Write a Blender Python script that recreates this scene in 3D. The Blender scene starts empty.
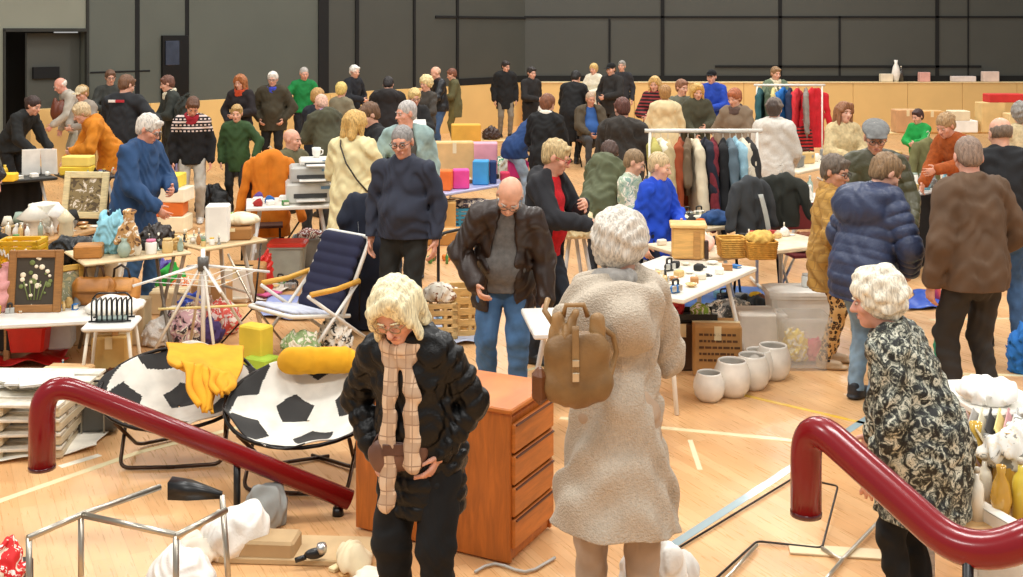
import bpy, math, random
import numpy as np
from mathutils import Vector, Matrix, Euler
random.seed(7)
SC = bpy.context.scene
COL = SC.collection
PI = math.pi
F, HC, HZ, CX = 1150.0, 2.45, 30.0, 511.5
# ------------------------------------------------------------------ placement from the camera's own geometry
def at(px, k, z=0.0):            # k = pixels per metre at that depth
    return Vector(((px-CX)/k, F/k, z))
def G(px, py, z=0.0):            # point of a horizontal surface of height z
    return at(px, (py-HZ)/(HC-z), z)
def kof(py, z=0.0): return (py-HZ)/(HC-z)
# ------------------------------------------------------------------ colours and materials
def lin(h):
    h = h.lstrip('#'); o = []
    for i in (0, 2, 4):
        c = int(h[i:i+2], 16)/255
        o.append(c/12.92 if c <= .04045 else ((c+.055)/1.055)**2.4)
    return (*o, 1)
MATS = {}
class NT:
    def __init__(s, m): s.t = m.node_tree; s.n = s.t.nodes; s.l = s.t.links; s.b = s.n['Principled BSDF']
    def add(s, typ, **kw):
        x = s.n.new(typ)
        for a, v in kw.items(): setattr(x, a, v)
        return x
    def link(s, a, b): s.l.new(a, b)
def ramp(nt, fac, stops, const=False):
    r = nt.add('ShaderNodeValToRGB'); e = r.color_ramp.elements
    if const: r.color_ramp.interpolation = 'CONSTANT'
    while len(e) < len(stops): e.new(.5)
    for i, (p, c) in enumerate(stops): e[i].position = p; e[i].color = lin(c) if isinstance(c, str) else c
    nt.link(fac, r.inputs[0]); return r.outputs[0]
def mixc(nt, fac, a, b, mode='MIX'):
    m = nt.add('ShaderNodeMix', data_type='RGBA', blend_type=mode)
    if isinstance(fac, float): m.inputs[0].default_value = fac
    else: nt.link(fac, m.inputs[0])
    for sock, v in ((m.inputs[6], a), (m.inputs[7], b)):
        if isinstance(v, (tuple, str)): sock.default_value = lin(v) if isinstance(v, str) else v
        else: nt.link(v, sock)
    return m.outputs[2]
def math2(nt, op, a, b=0.0, c=None):
    m = nt.add('ShaderNodeMath', operation=op)
    for i, v in enumerate((a, b) if c is None else (a, b, c)):
        if isinstance(v, (int, float)): m.inputs[i].default_value = v
        else: nt.link(v, m.inputs[i])
    return m.outputs[0]
def noise(nt, co, scale, detail=3, rough=.5, dist=0):
    n = nt.add('ShaderNodeTexNoise'); n.inputs['Scale'].default_value = scale; n.inputs['Detail'].default_value = detail
    n.inputs['Roughness'].default_value = rough; n.inputs['Distortion'].default_value = dist
    if co is not None: nt.link(co, n.inputs['Vector'])
    return n.outputs['Fac']
def bump(nt, h, strength=.3, dist=.01):
    b = nt.add('ShaderNodeBump'); b.inputs['Strength'].default_value = strength; b.inputs['Distance'].default_value = dist
    nt.link(h, b.inputs['Height']); nt.link(b.outputs[0], nt.b.inputs['Normal'])
ROUGH = dict(plain=.85, knit=.95, fleece=1, puffer=.42, denim=.9, leather=.45, plastic=.35, metal=.3, wood=.45, card=.85, skin=.5, hair=.55,
             camo=.6, plaid=.9, leopard=.8, stripe=.9, glass=.05, paper=.8, ceramic=.25, gloss=.12, tarp=.4, velvet=.95, nordic=.9)
def M(hexc, kind='plain', c2=None, sc=1.0, rough=None):
    key = (hexc, kind, c2, sc, rough)
    if key in MATS: return MATS[key]
    m = bpy.data.materials.new(f'{kind}_{hexc.strip("#")}'); m.use_nodes = True
    nt = NT(m); b = nt.b; col = lin(hexc)
    if kind in ('plain', 'puffer', 'knit', 'denim', 'leather', 'nordic', 'stripe'): col = tuple(max(c, 0)**1.22 for c in col[:3])+(1,)
    b.inputs['Roughness'].default_value = ROUGH.get(kind, .7) if rough is None else rough
    b.inputs['Base Color'].default_value = col
    tc = nt.add('ShaderNodeTexCoord'); oc = tc.outputs['Object']
    def var(scale=6, lo=.82, hi=1.12, fac=None):
        n = noise(nt, oc, scale) if fac is None else fac
        r = ramp(nt, n, [(.3, (lo,)*3+(1,)), (.7, (hi,)*3+(1,))])
        return mixc(nt, 1.0, col, r, 'MULTIPLY')
    if kind in ('plain', 'velvet'):
        nt.link(var(7), b.inputs['Base Color']); bump(nt, noise(nt, oc, 160), .25, .003)
    elif kind == 'knit':
        nt.link(var(30, .75, 1.15), b.inputs['Base Color']); bump(nt, noise(nt, oc, 220, 2), .6, .006)
    elif kind == 'fleece':
        v = nt.add('ShaderNodeTexVoronoi'); v.inputs['Scale'].default_value = 130*sc; nt.link(oc, v.inputs['Vector'])
        nt.link(var(fac=noise(nt, oc, 70*sc, 5, .7), lo=.84, hi=1.1), b.inputs['Base Color']); bump(nt, v.outputs['Distance'], .55, .008)
    elif kind == 'puffer':
        nt.link(var(5, .85, 1.1), b.inputs['Base Color']); bump(nt, noise(nt, oc, 38, 3, .6, .6), .35, .012)
        b.inputs['Specular IOR Level'].default_value = .35
    elif kind == 'denim':
        nt.link(var(9, .7, 1.35), b.inputs['Base Color']); bump(nt, noise(nt, oc, 260), .3, .003)
    elif kind == 'leather':
        nt.link(var(8, .75, 1.2), b.inputs['Base Color']); bump(nt, noise(nt, oc, 90, 4), .35, .005)
    elif kind == 'camo':
        n = noise(nt, oc, 26*sc, 5, .72, 1.6)
        nt.link(ramp(nt, n, [(0, '#0d0e0d'), (.42, '#1d1f1c'), (.5, '#777a6c'), (.56, '#cfccb8'), (.64, '#34362f')], True), b.inputs['Base Color'])
    elif kind == 'leopard':
        v = nt.add('ShaderNodeTexVoronoi'); v.inputs['Scale'].default_value = 38*sc; nt.link(oc, v.inputs['Vector'])
        nt.link(ramp(nt, v.outputs['Distance'], [(0, '#8a5a28'), (.25, '#1c130c'), (.48, '#d3a566')], True), b.inputs['Base Color'])
    elif kind in ('plaid', 'stripe', 'nordic'):
        sx = nt.add('ShaderNodeSeparateXYZ'); nt.link(oc, sx.inputs[0])
        def band(o, per, w): return math2(nt, 'LESS_THAN', math2(nt, 'FRACT', math2(nt, 'MULTIPLY', o, 1/per)), w)
        if kind == 'stripe': base = mixc(nt, band(sx.outputs[2], .055*sc, .45), col, c2 or '#ffffff')
        elif kind == 'nordic':
            top = math2(nt, 'GREATER_THAN', sx.outputs[2], sc)
            pat = math2(nt, 'MULTIPLY', top, math2(nt, 'MAXIMUM', band(sx.outputs[2], .075, .3), math2(nt, 'MULTIPLY', band(sx.outputs[2], .0375, .5), band(sx.outputs[0], .05, .55))))
            base = mixc(nt, pat, col, c2)
        else:
            cc = c2 or '#6b5140'; fac = math2(nt, 'MAXIMUM', math2(nt, 'MULTIPLY', band(sx.outputs[2], .13*sc, .38), .45), math2(nt, 'MULTIPLY', band(sx.outputs[0], .085*sc, .38), .4)); fac = math2(nt, 'MAXIMUM', fac, math2(nt, 'MULTIPLY', math2(nt, 'MAXIMUM', band(sx.outputs[2], .065*sc, .09), band(sx.outputs[0], .0425*sc, .1)), .8)); base = mixc(nt, fac, col, cc)
        nt.link(base, b.inputs['Base Color']); bump(nt, noise(nt, oc, 180), .3, .004)
    elif kind == 'hair':
        w = nt.add('ShaderNodeMapping'); w.inputs['Scale'].default_value = (1, 1, .22); nt.link(oc, w.inputs[0])
        n = noise(nt, w.outputs[0], 95*sc, 3, .6, .5)
        nt.link(ramp(nt, n, [(.3, tuple(c*.5 for c in col[:3])+(1,)), (.62, tuple(min(1, c*1.2) for c in col[:3])+(1,))]), b.inputs['Base Color']); bump(nt, n, .7, .012)
    elif kind == 'skin':
        nt.link(var(22, .86, 1.08), b.inputs['Base Color'])
        b.inputs['Subsurface Weight'].default_value = .08; b.inputs['Subsurface Radius'].default_value = (.02, .008, .004)
    elif kind == 'wood':
        mp = nt.add('ShaderNodeMapping'); mp.inputs['Scale'].default_value = (3, 3, 22) if sc >= 0 else (22, 22, 3); nt.link(oc, mp.inputs[0])
        n = noise(nt, mp.outputs[0], 3*abs(sc), 4, .6, .8)
        nt.link(var(fac=n, lo=.72, hi=1.15), b.inputs['Base Color']); bump(nt, n, .1, .004)
    elif kind == 'card':
        nt.link(var(5, .85, 1.08), b.inputs['Base Color']); bump(nt, noise(nt, oc, 60), .15, .004)
    elif kind == 'panel':
        nt.link(var(1.3, .95, 1.04), b.inputs['Base Color'])
    elif kind == 'metal':
        b.inputs['Metallic'].default_value = .9
        nt.link(var(14, .85, 1.08), b.inputs['Base Color'])
    elif kind == 'glass':
        b.inputs['Transmission Weight'].default_value = .85; b.inputs['Roughness'].default_value = .08; b.inputs['IOR'].default_value = 1.3
    elif kind == 'film':
        b.inputs['Alpha'].default_value = .28; b.inputs['Roughness'].default_value = .2
    elif kind == 'ceramic':
        nt.link(var(11, .86, 1.05), b.inputs['Base Color']); bump(nt, noise(nt, oc, 40), .1, .004)
    elif kind == 'splash':
        n = noise(nt, oc, 13*sc, 4, .6, .8)
        nt.link(ramp(nt, n, [(0, c2 or '#ffffff'), (.42, hexc), (.55, '#e8dcc8'), (.62, c2 or '#333333')], True), b.inputs['Base Color'])
    elif kind == 'enamel':
        b.inputs['Coat Weight'].default_value = .25; b.inputs['Coat Roughness'].default_value = .12; b.inputs['Specular IOR Level'].default_value = .35
        nt.link(var(4, .92, 1.05), b.inputs['Base Color'])
    elif kind == 'gloss':
        b.inputs['Coat Weight'].default_value = .6; b.inputs['Coat Roughness'].default_value = .08
        nt.link(var(4, .9, 1.06), b.inputs['Base Color'])
    else:
        nt.link(var(9, .88, 1.07), b.inputs['Base Color'])
    MATS[key] = m; return m
# ------------------------------------------------------------------ objects
def link(o, parent=None):
    COL.objects.link(o)
    if parent is not None: o.parent = parent
    return o
def tag(o, label, cat, group=None):
    o['label'] = label; o['category'] = cat
    if group: o['group'] = group
    return o
def thing(name, label, cat, loc, rz=0.0, group=None):
    o = bpy.data.objects.new(name, None); o.empty_display_size = .05; COL.objects.link(o)
    o.location = loc; o.rotation_euler = (0, 0, rz)
    return tag(o, label, cat, group)
def np_mesh(name, V, Q, mats, smooth=True, mi=None):
    me = bpy.data.meshes.new(name); V = np.asarray(V, np.float32); Q = np.asarray(Q, np.int32)
    me.vertices.add(len(V)); me.vertices.foreach_set('co', V.ravel())
    me.loops.add(Q.size); me.loops.foreach_set('vertex_index', Q.ravel())
    me.polygons.add(len(Q)); me.polygons.foreach_set('loop_start', np.arange(0, Q.size, Q.shape[1], dtype=np.int32))
    me.polygons.foreach_set('use_smooth', np.full(len(Q), smooth))
    for m in mats: me.materials.append(m)
    if mi is not None: me.polygons.foreach_set('material_index', np.asarray(mi, np.int32))
    me.update(calc_edges=True); return me
def rot3(rx=0, ry=0, rz=0): return np.array(Euler((rx, ry, rz)).to_matrix())
class MB:
    """collects polygons of one part"""
    def __init__(s): s.v = []; s.f = []; s.mi = []; s.sm = []; s.cur = 0
    def put(s, vs, fs, smooth=False):
        b = len(s.v); s.v.extend([tuple(map(float, v)) for v in vs])
        for f in fs: s.f.append([b+i for i in f]); s.mi.append(s.cur); s.sm.append(smooth)
        return s
    def box(s, c, d, rz=0, R=None, ch=None):
        R = rot3(0, 0, rz) if R is None else R; c = np.array(c, float); h = np.array(d, float)/2
        ch = min(.012, .18*min(d)) if ch is None else ch
        if ch <= 0:
            q = [c+R@(np.array((x, y, z))*h) for x in (-1, 1) for y in (-1, 1) for z in (-1, 1)]
            return s.put(q, [(0, 1, 3, 2), (4, 6, 7, 5), (0, 4, 5, 1), (2, 3, 7, 6), (0, 2, 6, 4), (1, 5, 7, 3)])
        ch = min(ch, .45*min(d)); vs = []; idx = {}
        for sx in (-1, 1):
            for sy in (-1, 1):
                for sz in (-1, 1):
                    for a in range(3):
                        q = np.array((sx, sy, sz))*h
                        for bb in range(3):
                            if bb != a: q[bb] -= (sx, sy, sz)[bb]*ch
                        idx[(sx, sy, sz, a)] = len(vs); vs.append(c+R@q)
        fs = []
        def ori(f):
            p = [np.array(vs[i]) for i in f]; n = np.cross(p[1]-p[0], p[2]-p[0]); m = sum(p)/len(p)-c
            fs.append(f if n@m > 0 else f[::-1])
        sg = (-1, 1)
        for a in range(3):
            o = [b for b in range(3) if b != a]
            for t in sg:
                f = []
                for (u, w) in ((-1, -1), (1, -1), (1, 1), (-1, 1)):
                    k = [0, 0, 0]; k[a] = t; k[o[0]] = u; k[o[1]] = w; f.append(idx[(*k, a)])
                ori(f)
            for u in sg:
                for w in sg:
                    f = []
                    for t, ax in ((-1, o[0]), (1, o[0]), (1, o[1]), (-1, o[1])):
                        k = [0, 0, 0]; k[a] = t; k[o[0]] = u; k[o[1]] = w; f.append(idx[(*k, ax)])
                    ori(f)
        for sx in sg:
            for sy in sg:
                for sz in sg: ori([idx[(sx, sy, sz, a)] for a in range(3)])
        return s.put(vs, fs)
    def loft(s, rings, closed=True, caps=True, smooth=True):
        n = len(rings[0]); vs = [p for r in rings for p in r]; fs = []
        for i in range(len(rings)-1):
            for j in range(n if closed else n-1):
                j2 = (j+1) % n; fs.append((i*n+j, i*n+j2, (i+1)*n+j2, (i+1)*n+j))
        if caps and closed: fs += [tuple(range(n))[::-1], tuple((len(rings)-1)*n+j for j in range(n))]
        return s.put(vs, fs, smooth)
    def tube(s, pts, r, n=8, closed=False, rr=None):
        P = [np.array(p, float) for p in pts]; m = len(P); rings = []; up = None
        for i in range(m):
            t = P[(i+1) % m]-P[i-1] if closed else P[min(i+1, m-1)]-P[max(i-1, 0)]
            t = t/(np.linalg.norm(t)+1e-9)
            if up is None: up = np.array((0, 0, 1.)) if abs(t[2]) < .9 else np.array((1., 0, 0))
            a = np.cross(t, up); a /= np.linalg.norm(a)+1e-9; b = np.cross(a, t); up = b
            q = rr[i] if rr else r
            rings.append([P[i]+q*(math.cos(2*PI*j/n)*a+math.sin(2*PI*j/n)*b) for j in range(n)])
        if closed: rings.append(rings[0]); return s.loft([r[::-1] for r in rings], caps=False)
        return s.loft([r[::-1] for r in rings])
    def lathe(s, prof, c=(0, 0, 0), n=16, R=None):
        c = np.array(c, float); R = np.eye(3) if R is None else R
        return s.loft([[c+R@np.array((r*math.cos(2*PI*j/n), r*math.sin(2*PI*j/n), z)) for j in range(n)] for r, z in prof])
    def ell(s, c, rad, R=None, n=12, m=8):
        R = np.eye(3) if R is None else R; c = np.array(c, float); rad = np.array(rad, float); e = 1e-3
        th = [PI*(i/m)*(1-2*e)+PI*e for i in range(m+1)]
        return s.loft([[c+R@(rad*np.array((math.sin(t)*math.cos(2*PI*j/n), math.sin(t)*math.sin(2*PI*j/n), -math.cos(t)))) for j in range(n)] for t in th])
    def sheet(s, fn, nu, nv, th=.004):
        """a cloth of real thickness: fn(u, v) in 0..1"""
        P = np.array([[fn(i/nu, j/nv) for j in range(nv+1)] for i in range(nu+1)], float)
        du = np.gradient(P, axis=0); dv = np.gradient(P, axis=1); N = np.cross(du, dv); N /= np.linalg.norm(N, axis=2, keepdims=True)+1e-9
        A = P+N*th/2; B = P-N*th/2; w = nv+1; o = (nu+1)*w; vs = list(A.reshape(-1, 3))+list(B.reshape(-1, 3)); fs = []
        for i in range(nu):
            for j in range(nv):
                a = i*w+j; q = (a, a+w, a+w+1, a+1); fs.append(q); fs.append(tuple(o+x for x in q[::-1]))
        ed = [(i*w) for i in range(nu+1)]+[nu*w+j for j in range(1, nv+1)]+[i*w+nv for i in range(nu-1, -1, -1)]+[j for j in range(nv-1, -1, -1)]
        for a, b in zip(ed[:-1], ed[1:]): fs.append((b, a, o+a, o+b))
        return s.put(vs, fs, True)
    def mesh(s, name, mats):
        me = bpy.data.meshes.new(name); me.from_pydata(s.v, [], s.f)
        for m in (mats if isinstance(mats, (list, tuple)) else [mats]): me.materials.append(m)
        me.polygons.foreach_set('material_index', s.mi); me.polygons.foreach_set('use_smooth', s.sm); me.update(); return me
    def build(s, name, mats, parent=None, loc=None, rz=0):
        o = bpy.data.objects.new(name, s.mesh(name, mats)); link(o, parent)
        if loc is not None: o.location = loc; o.rotation_euler = (0, 0, rz)
        return o
def struct(name, mb, mats):
    o = mb.build(name, mats); o['kind'] = 'structure'; return o
def bend(pts, r, n=5):
    """polyline with rounded corners"""
    P = [np.array(p, float) for p in pts]; out = [P[0]]
    for a, b, c in zip(P[:-2], P[1:-1], P[2:]):
        u = a-b; v = c-b; lu = np.linalg.norm(u); lv = np.linalg.norm(v); q = min(r, .45*lu, .45*lv)
        s0 = b+u/lu*q; s1 = b+v/lv*q
        out += [(1-t)**2*s0+2*t*(1-t)*b+t*t*s1 for t in np.linspace(0, 1, n+1)]
    return out+[P[-1]]
# ------------------------------------------------------------------ soft bodies: a distance field turned into one continuous surface
def unit(v): v = np.asarray(v, float); return v/(np.linalg.norm(v)+1e-9)
class Field:
    def __init__(s): s.p = []; s.cuts = []
    def C(s, a, b, r1, r2=None, flat=None, k=.02, puff=None, op='+'):
        s.p.append(('C', np.array(a, float), np.array(b, float), r1, r1 if r2 is None else r2, flat, k, puff, op)); return s
    def E(s, c, rad, R=None, k=.02, op='+'):
        s.p.append(('E', np.array(c, float), np.array(rad, float), np.eye(3) if R is None else np.asarray(R), k, op)); return s
    def T(s, c, ax, Rr, r, sq=1.0, k=.015, op='+', fw=None):
        s.p.append(('T', np.array(c, float), unit(ax), Rr, r, sq, k, op, fw)); return s
    def cut(s, p, n): s.cuts.append((np.array(p, float), unit(n))); return s
    def bounds(s):
        lo = np.full(3, 1e9); hi = -lo
        for p in s.p:
            l, h = s.bb(p)
            if '+' in p[-1:] or '+' in [q for q in p if isinstance(q, str)][1:]:
                lo = np.minimum(lo, l); hi = np.maximum(hi, h)
        return lo, hi
    @staticmethod
    def bb(p):
        if p[0] == 'C':
            r = max(p[3], p[4])+(p[7][1] if p[7] else 0); return np.minimum(p[1], p[2])-r, np.maximum(p[1], p[2])+r
        if p[0] == 'E':
            e = np.sqrt(((p[3]*p[2][None, :])**2).sum(1)); return p[1]-e, p[1]+e
        r = (p[3]+p[4])*max(1, p[5]); return p[1]-r, p[1]+r
    def surf(s, vox, fold=None, disp=None):
        lo, hi = s.bounds(); pad = 3*vox+(fold[0] if fold else 0)+.004; lo -= pad; hi += pad
        n = np.ceil((hi-lo)/vox).astype(int)+1
        ax = [(lo[i]+vox*np.arange(n[i])).astype(np.float32) for i in range(3)]
        D = np.full(n, .3, np.float32)
        for p in s.p:
            k = p[6] if p[0] != 'E' else p[4]; op = p[-1] if p[0] != 'T' else p[7]
            l, h = s.bb(p); m = k+3*vox+(fold[0] if fold else 0)+.01
            a = np.clip(((l-m-lo)/vox).astype(int), 0, n-1); b = np.clip(((h+m-lo)/vox).astype(int)+2, 1, n)
            sl = tuple(slice(a[i], b[i]) for i in range(3))
            X = ax[0][sl[0]][:, None, None]; Y = ax[1][sl[1]][None, :, None]; Z = ax[2][sl[2]][None, None, :]
            if p[0] == 'C':
                A, B, r1, r2, flat, puff = p[1], p[2], p[3], p[4], p[5], p[7]; ab = B-A; L2 = ab@ab+1e-12
                t = np.clip(((X-A[0])*ab[0]+(Y-A[1])*ab[1]+(Z-A[2])*ab[2])/L2, 0, 1)
                vx = X-A[0]-t*ab[0]; vy = Y-A[1]-t*ab[1]; vz = Z-A[2]-t*ab[2]; q = vx*vx+vy*vy+vz*vz
                r = r1+(r2-r1)*t
                if puff: r = r+puff[1]*(np.abs(np.sin(PI*t*math.sqrt(L2)/puff[0]+(puff[2] if len(puff) > 2 else 0)))**.45-.6)
                if flat is not None:
                    nn, sq = flat; vn = vx*nn[0]+vy*nn[1]+vz*nn[2]; q = q+vn*vn*(1/(sq*sq)-1); d = (np.sqrt(q)-r)*(.5+.5*sq)
                else: d = np.sqrt(q)-r
            elif p[0] == 'E':
                c, rad, R = p[1], p[2], p[3]; x = X-c[0]; y = Y-c[1]; z = Z-c[2]; q = 0
                for i in range(3): q = q+((x*R[0, i]+y*R[1, i]+z*R[2, i])/rad[i])**2
                q = np.sqrt(q); d = (q-1)*min(rad)*(.6+.4*min(rad)/max(rad)) if 0 else (q-1)*float(np.exp(np.mean(np.log(rad))))
            else:
                c, axv, Rr, r, sq = p[1], p[2], p[3], p[4], p[5]; x = X-c[0]; y = Y-c[1]; z = Z-c[2]
                hh = x*axv[0]+y*axv[1]+z*axv[2]; rx = x-hh*axv[0]; ry = y-hh*axv[1]; rz = z-hh*axv[2]
                if p[8] is not None:
                    fw = p[8]; fn = rx*fw[0]+ry*fw[1]+rz*fw[2]; e = (1/(sq*sq)-1); rr = np.sqrt(rx*rx+ry*ry+rz*rz+fn*fn*e)
                else: rr = np.sqrt(rx*rx+ry*ry+rz*rz)
                d = np.sqrt((rr-Rr)**2+hh*hh)-r
            d = np.broadcast_to(d, D[sl].shape); O = D[sl]
            if op == '+':
                hm = np.clip(.5+.5*(O-d)/k, 0, 1); D[sl] = O*(1-hm)+d*hm-k*hm*(1-hm)
            else:
                hm = np.clip(.5+.5*(O+d)/k, 0, 1); D[sl] = np.where(d > 2*k, O, O*hm-d*(1-hm)+k*hm*(1-hm))
        X = ax[0][:, None, None]; Y = ax[1][None, :, None]; Z = ax[2][None, None, :]
        if fold:
            am, fr, sd = fold[:3]; zf = fold[3] if len(fold) > 3 else .45
            w = np.sin(fr*.53*X+sd)*1.3+np.sin(fr*.47*Y+sd*2.1)*1.3+np.sin(fr*.31*Z+1.7*sd)
            D += am*(np.sin(fr*X+2*w+sd)*np.sin(fr*zf*Z+1.4*w)*.7+np.sin(fr*1.1*Y-fr*.7*Z+1.8*w+sd)*.5).astype(np.float32)
        if disp: D += disp(X, Y, Z).astype(np.float32)
        for c, nn in s.cuts: D = np.maximum(D, ((X-c[0])*nn[0]+(Y-c[1])*nn[1]+(Z-c[2])*nn[2]).astype(np.float32))
        D[0] = D[-1] = np.maximum(D[0], .01); D[:, 0] = np.maximum(D[:, 0], .01); D[:, -1] = np.maximum(D[:, -1], .01); D[:, :, 0] = np.maximum(D[:, :, 0], .01); D[:, :, -1] = np.maximum(D[:, :, -1], .01)
        D[-1] = np.maximum(D[-1], .01)
        return nets(D, lo, vox)
def nets(D, lo, vox):
    S = D < 0; c = S[:-1, :-1, :-1].astype(np.int8)
    cnt = sum(S[i:S.shape[0]-1+i, j:S.shape[1]-1+j, k:S.shape[2]-1+k].astype(np.int8) for i in (0, 1) for j in (0, 1) for k in (0, 1))
    act = (cnt > 0) & (cnt < 8); I, J, K = np.nonzero(act); n = len(I)
    if n == 0: return np.zeros((0, 3)), np.zeros((0, 4), int)
    idm = np.full(act.shape, -1, np.int32); idm[act] = np.arange(n)
    cs = [(i, j, k) for i in (0, 1) for j in (0, 1) for k in (0, 1)]
    val = {q: D[I+q[0], J+q[1], K+q[2]] for q in cs}
    acc = np.zeros((n, 3)); w = np.zeros(n)
    for q in cs:
        for a in range(3):
            if q[a]: continue
            q2 = list(q); q2[a] = 1; q2 = tuple(q2); d0 = val[q]; d1 = val[q2]; m = (d0 < 0) != (d1 < 0)
            t = np.where(m, d0/np.where(m, d0-d1, 1), 0)
            for b in range(3): acc[:, b] += np.where(m, t if b == a else q[b], 0)
            w += m
    V = (np.stack([I, J, K], 1)+acc/w[:, None])*vox+lo
    Q = []
    for a in range(3):
        sl0 = [slice(None)]*3; sl1 = [slice(None)]*3; sl0[a] = slice(0, -1); sl1[a] = slice(1, None)
        A = S[tuple(sl0)]; B = S[tuple(sl1)]; E = A != B; b, c2 = [(1, 2), (2, 0), (0, 1)][a]
        idx = np.stack(np.nonzero(E), 1); ok = (idx[:, b] > 0) & (idx[:, c2] > 0); idx = idx[ok]
        f = A[tuple(idx.T)]
        def vid(db, dc):
            q = idx.copy(); q[:, b] -= db; q[:, c2] -= dc; q = np.minimum(q, np.array(idm.shape)-1); return idm[tuple(q.T)]
        q4 = np.stack([vid(1, 1), vid(0, 1), vid(0, 0), vid(1, 0)], 1)
        q4[~f] = q4[~f][:, ::-1]; Q.append(q4)
    Q = np.concatenate(Q); return V, Q[(Q >= 0).all(1)]
def soft(name, fld, vox, mats, parent=None, fold=None, disp=None, mi=None, loc=None, rz=0):
    V, Q = fld.surf(vox, fold, disp)
    mats = mats if isinstance(mats, (list, tuple)) else [mats]
    ix = mi(V[Q].mean(1)) if mi else None
    o = bpy.data.objects.new(name, np_mesh(name, V, Q, mats, True, ix)); link(o, parent)
    if loc is not None: o.location = loc; o.rotation_euler = (0, 0, rz)
    return o
# ------------------------------------------------------------------ people
ARM = {  # wrist from the shoulder (out, forward, up) in metres for a 1.7 m person, elbow pole, finger curl
 'down': ((.07, .03, -.51), (.5, -1, 0), .5), 'pocket': ((.02, .13, -.42), (1, -.7, 0), .6), 'front': ((-.11, .25, -.30), (.9, -.5, -.3), .7),
 'reach': ((.0, .42, -.24), (.5, -.3, -1), .5), 'low': ((.0, .27, -.42), (.6, -.8, 0), .5), 'phone': ((-.1, .27, -.14), (.7, 0, -1), .9),
 'face': ((-.1, .18, .04), (.5, .2, -1), .8), 'cross': ((-.27, .2, -.24), (.9, -.2, -.3), .6), 'back': ((.05, -.16, -.45), (.8, -1, 0), .5),
 'lap': ((-.1, .3, -.36), (.9, -.4, -.2), .7), 'side': ((.14, .16, -.42), (1, -.5, 0), .6), 'hang': ((.02, .05, -.52), (.5, -1, 0), .5)}
def rx(a): c, s = math.cos(a), math.sin(a); return np.array(((1, 0, 0), (0, c, -s), (0, s, c)))
def rz_(a): c, s = math.cos(a), math.sin(a); return np.array(((c, -s, 0), (s, c, 0), (0, 0, 1)))
def ry_(a): c, s = math.cos(a), math.sin(a); return np.array(((c, 0, s), (0, 1, 0), (-s, 0, c)))
def ik(a, t, l1, l2, pole):
    v = t-a; d = np.linalg.norm(v); d2 = min(d, (l1+l2)*.995); t = a+v/d*d2; u = v/d
    x = (l1*l1-l2*l2+d2*d2)/(2*d2); h = math.sqrt(max(l1*l1-x*x, 0)); p = unit(np.array(pole)-u*(np.array(pole)@u))
    return a+u*x+p*h, t
D2R = PI/180
NP = [0]
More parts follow.
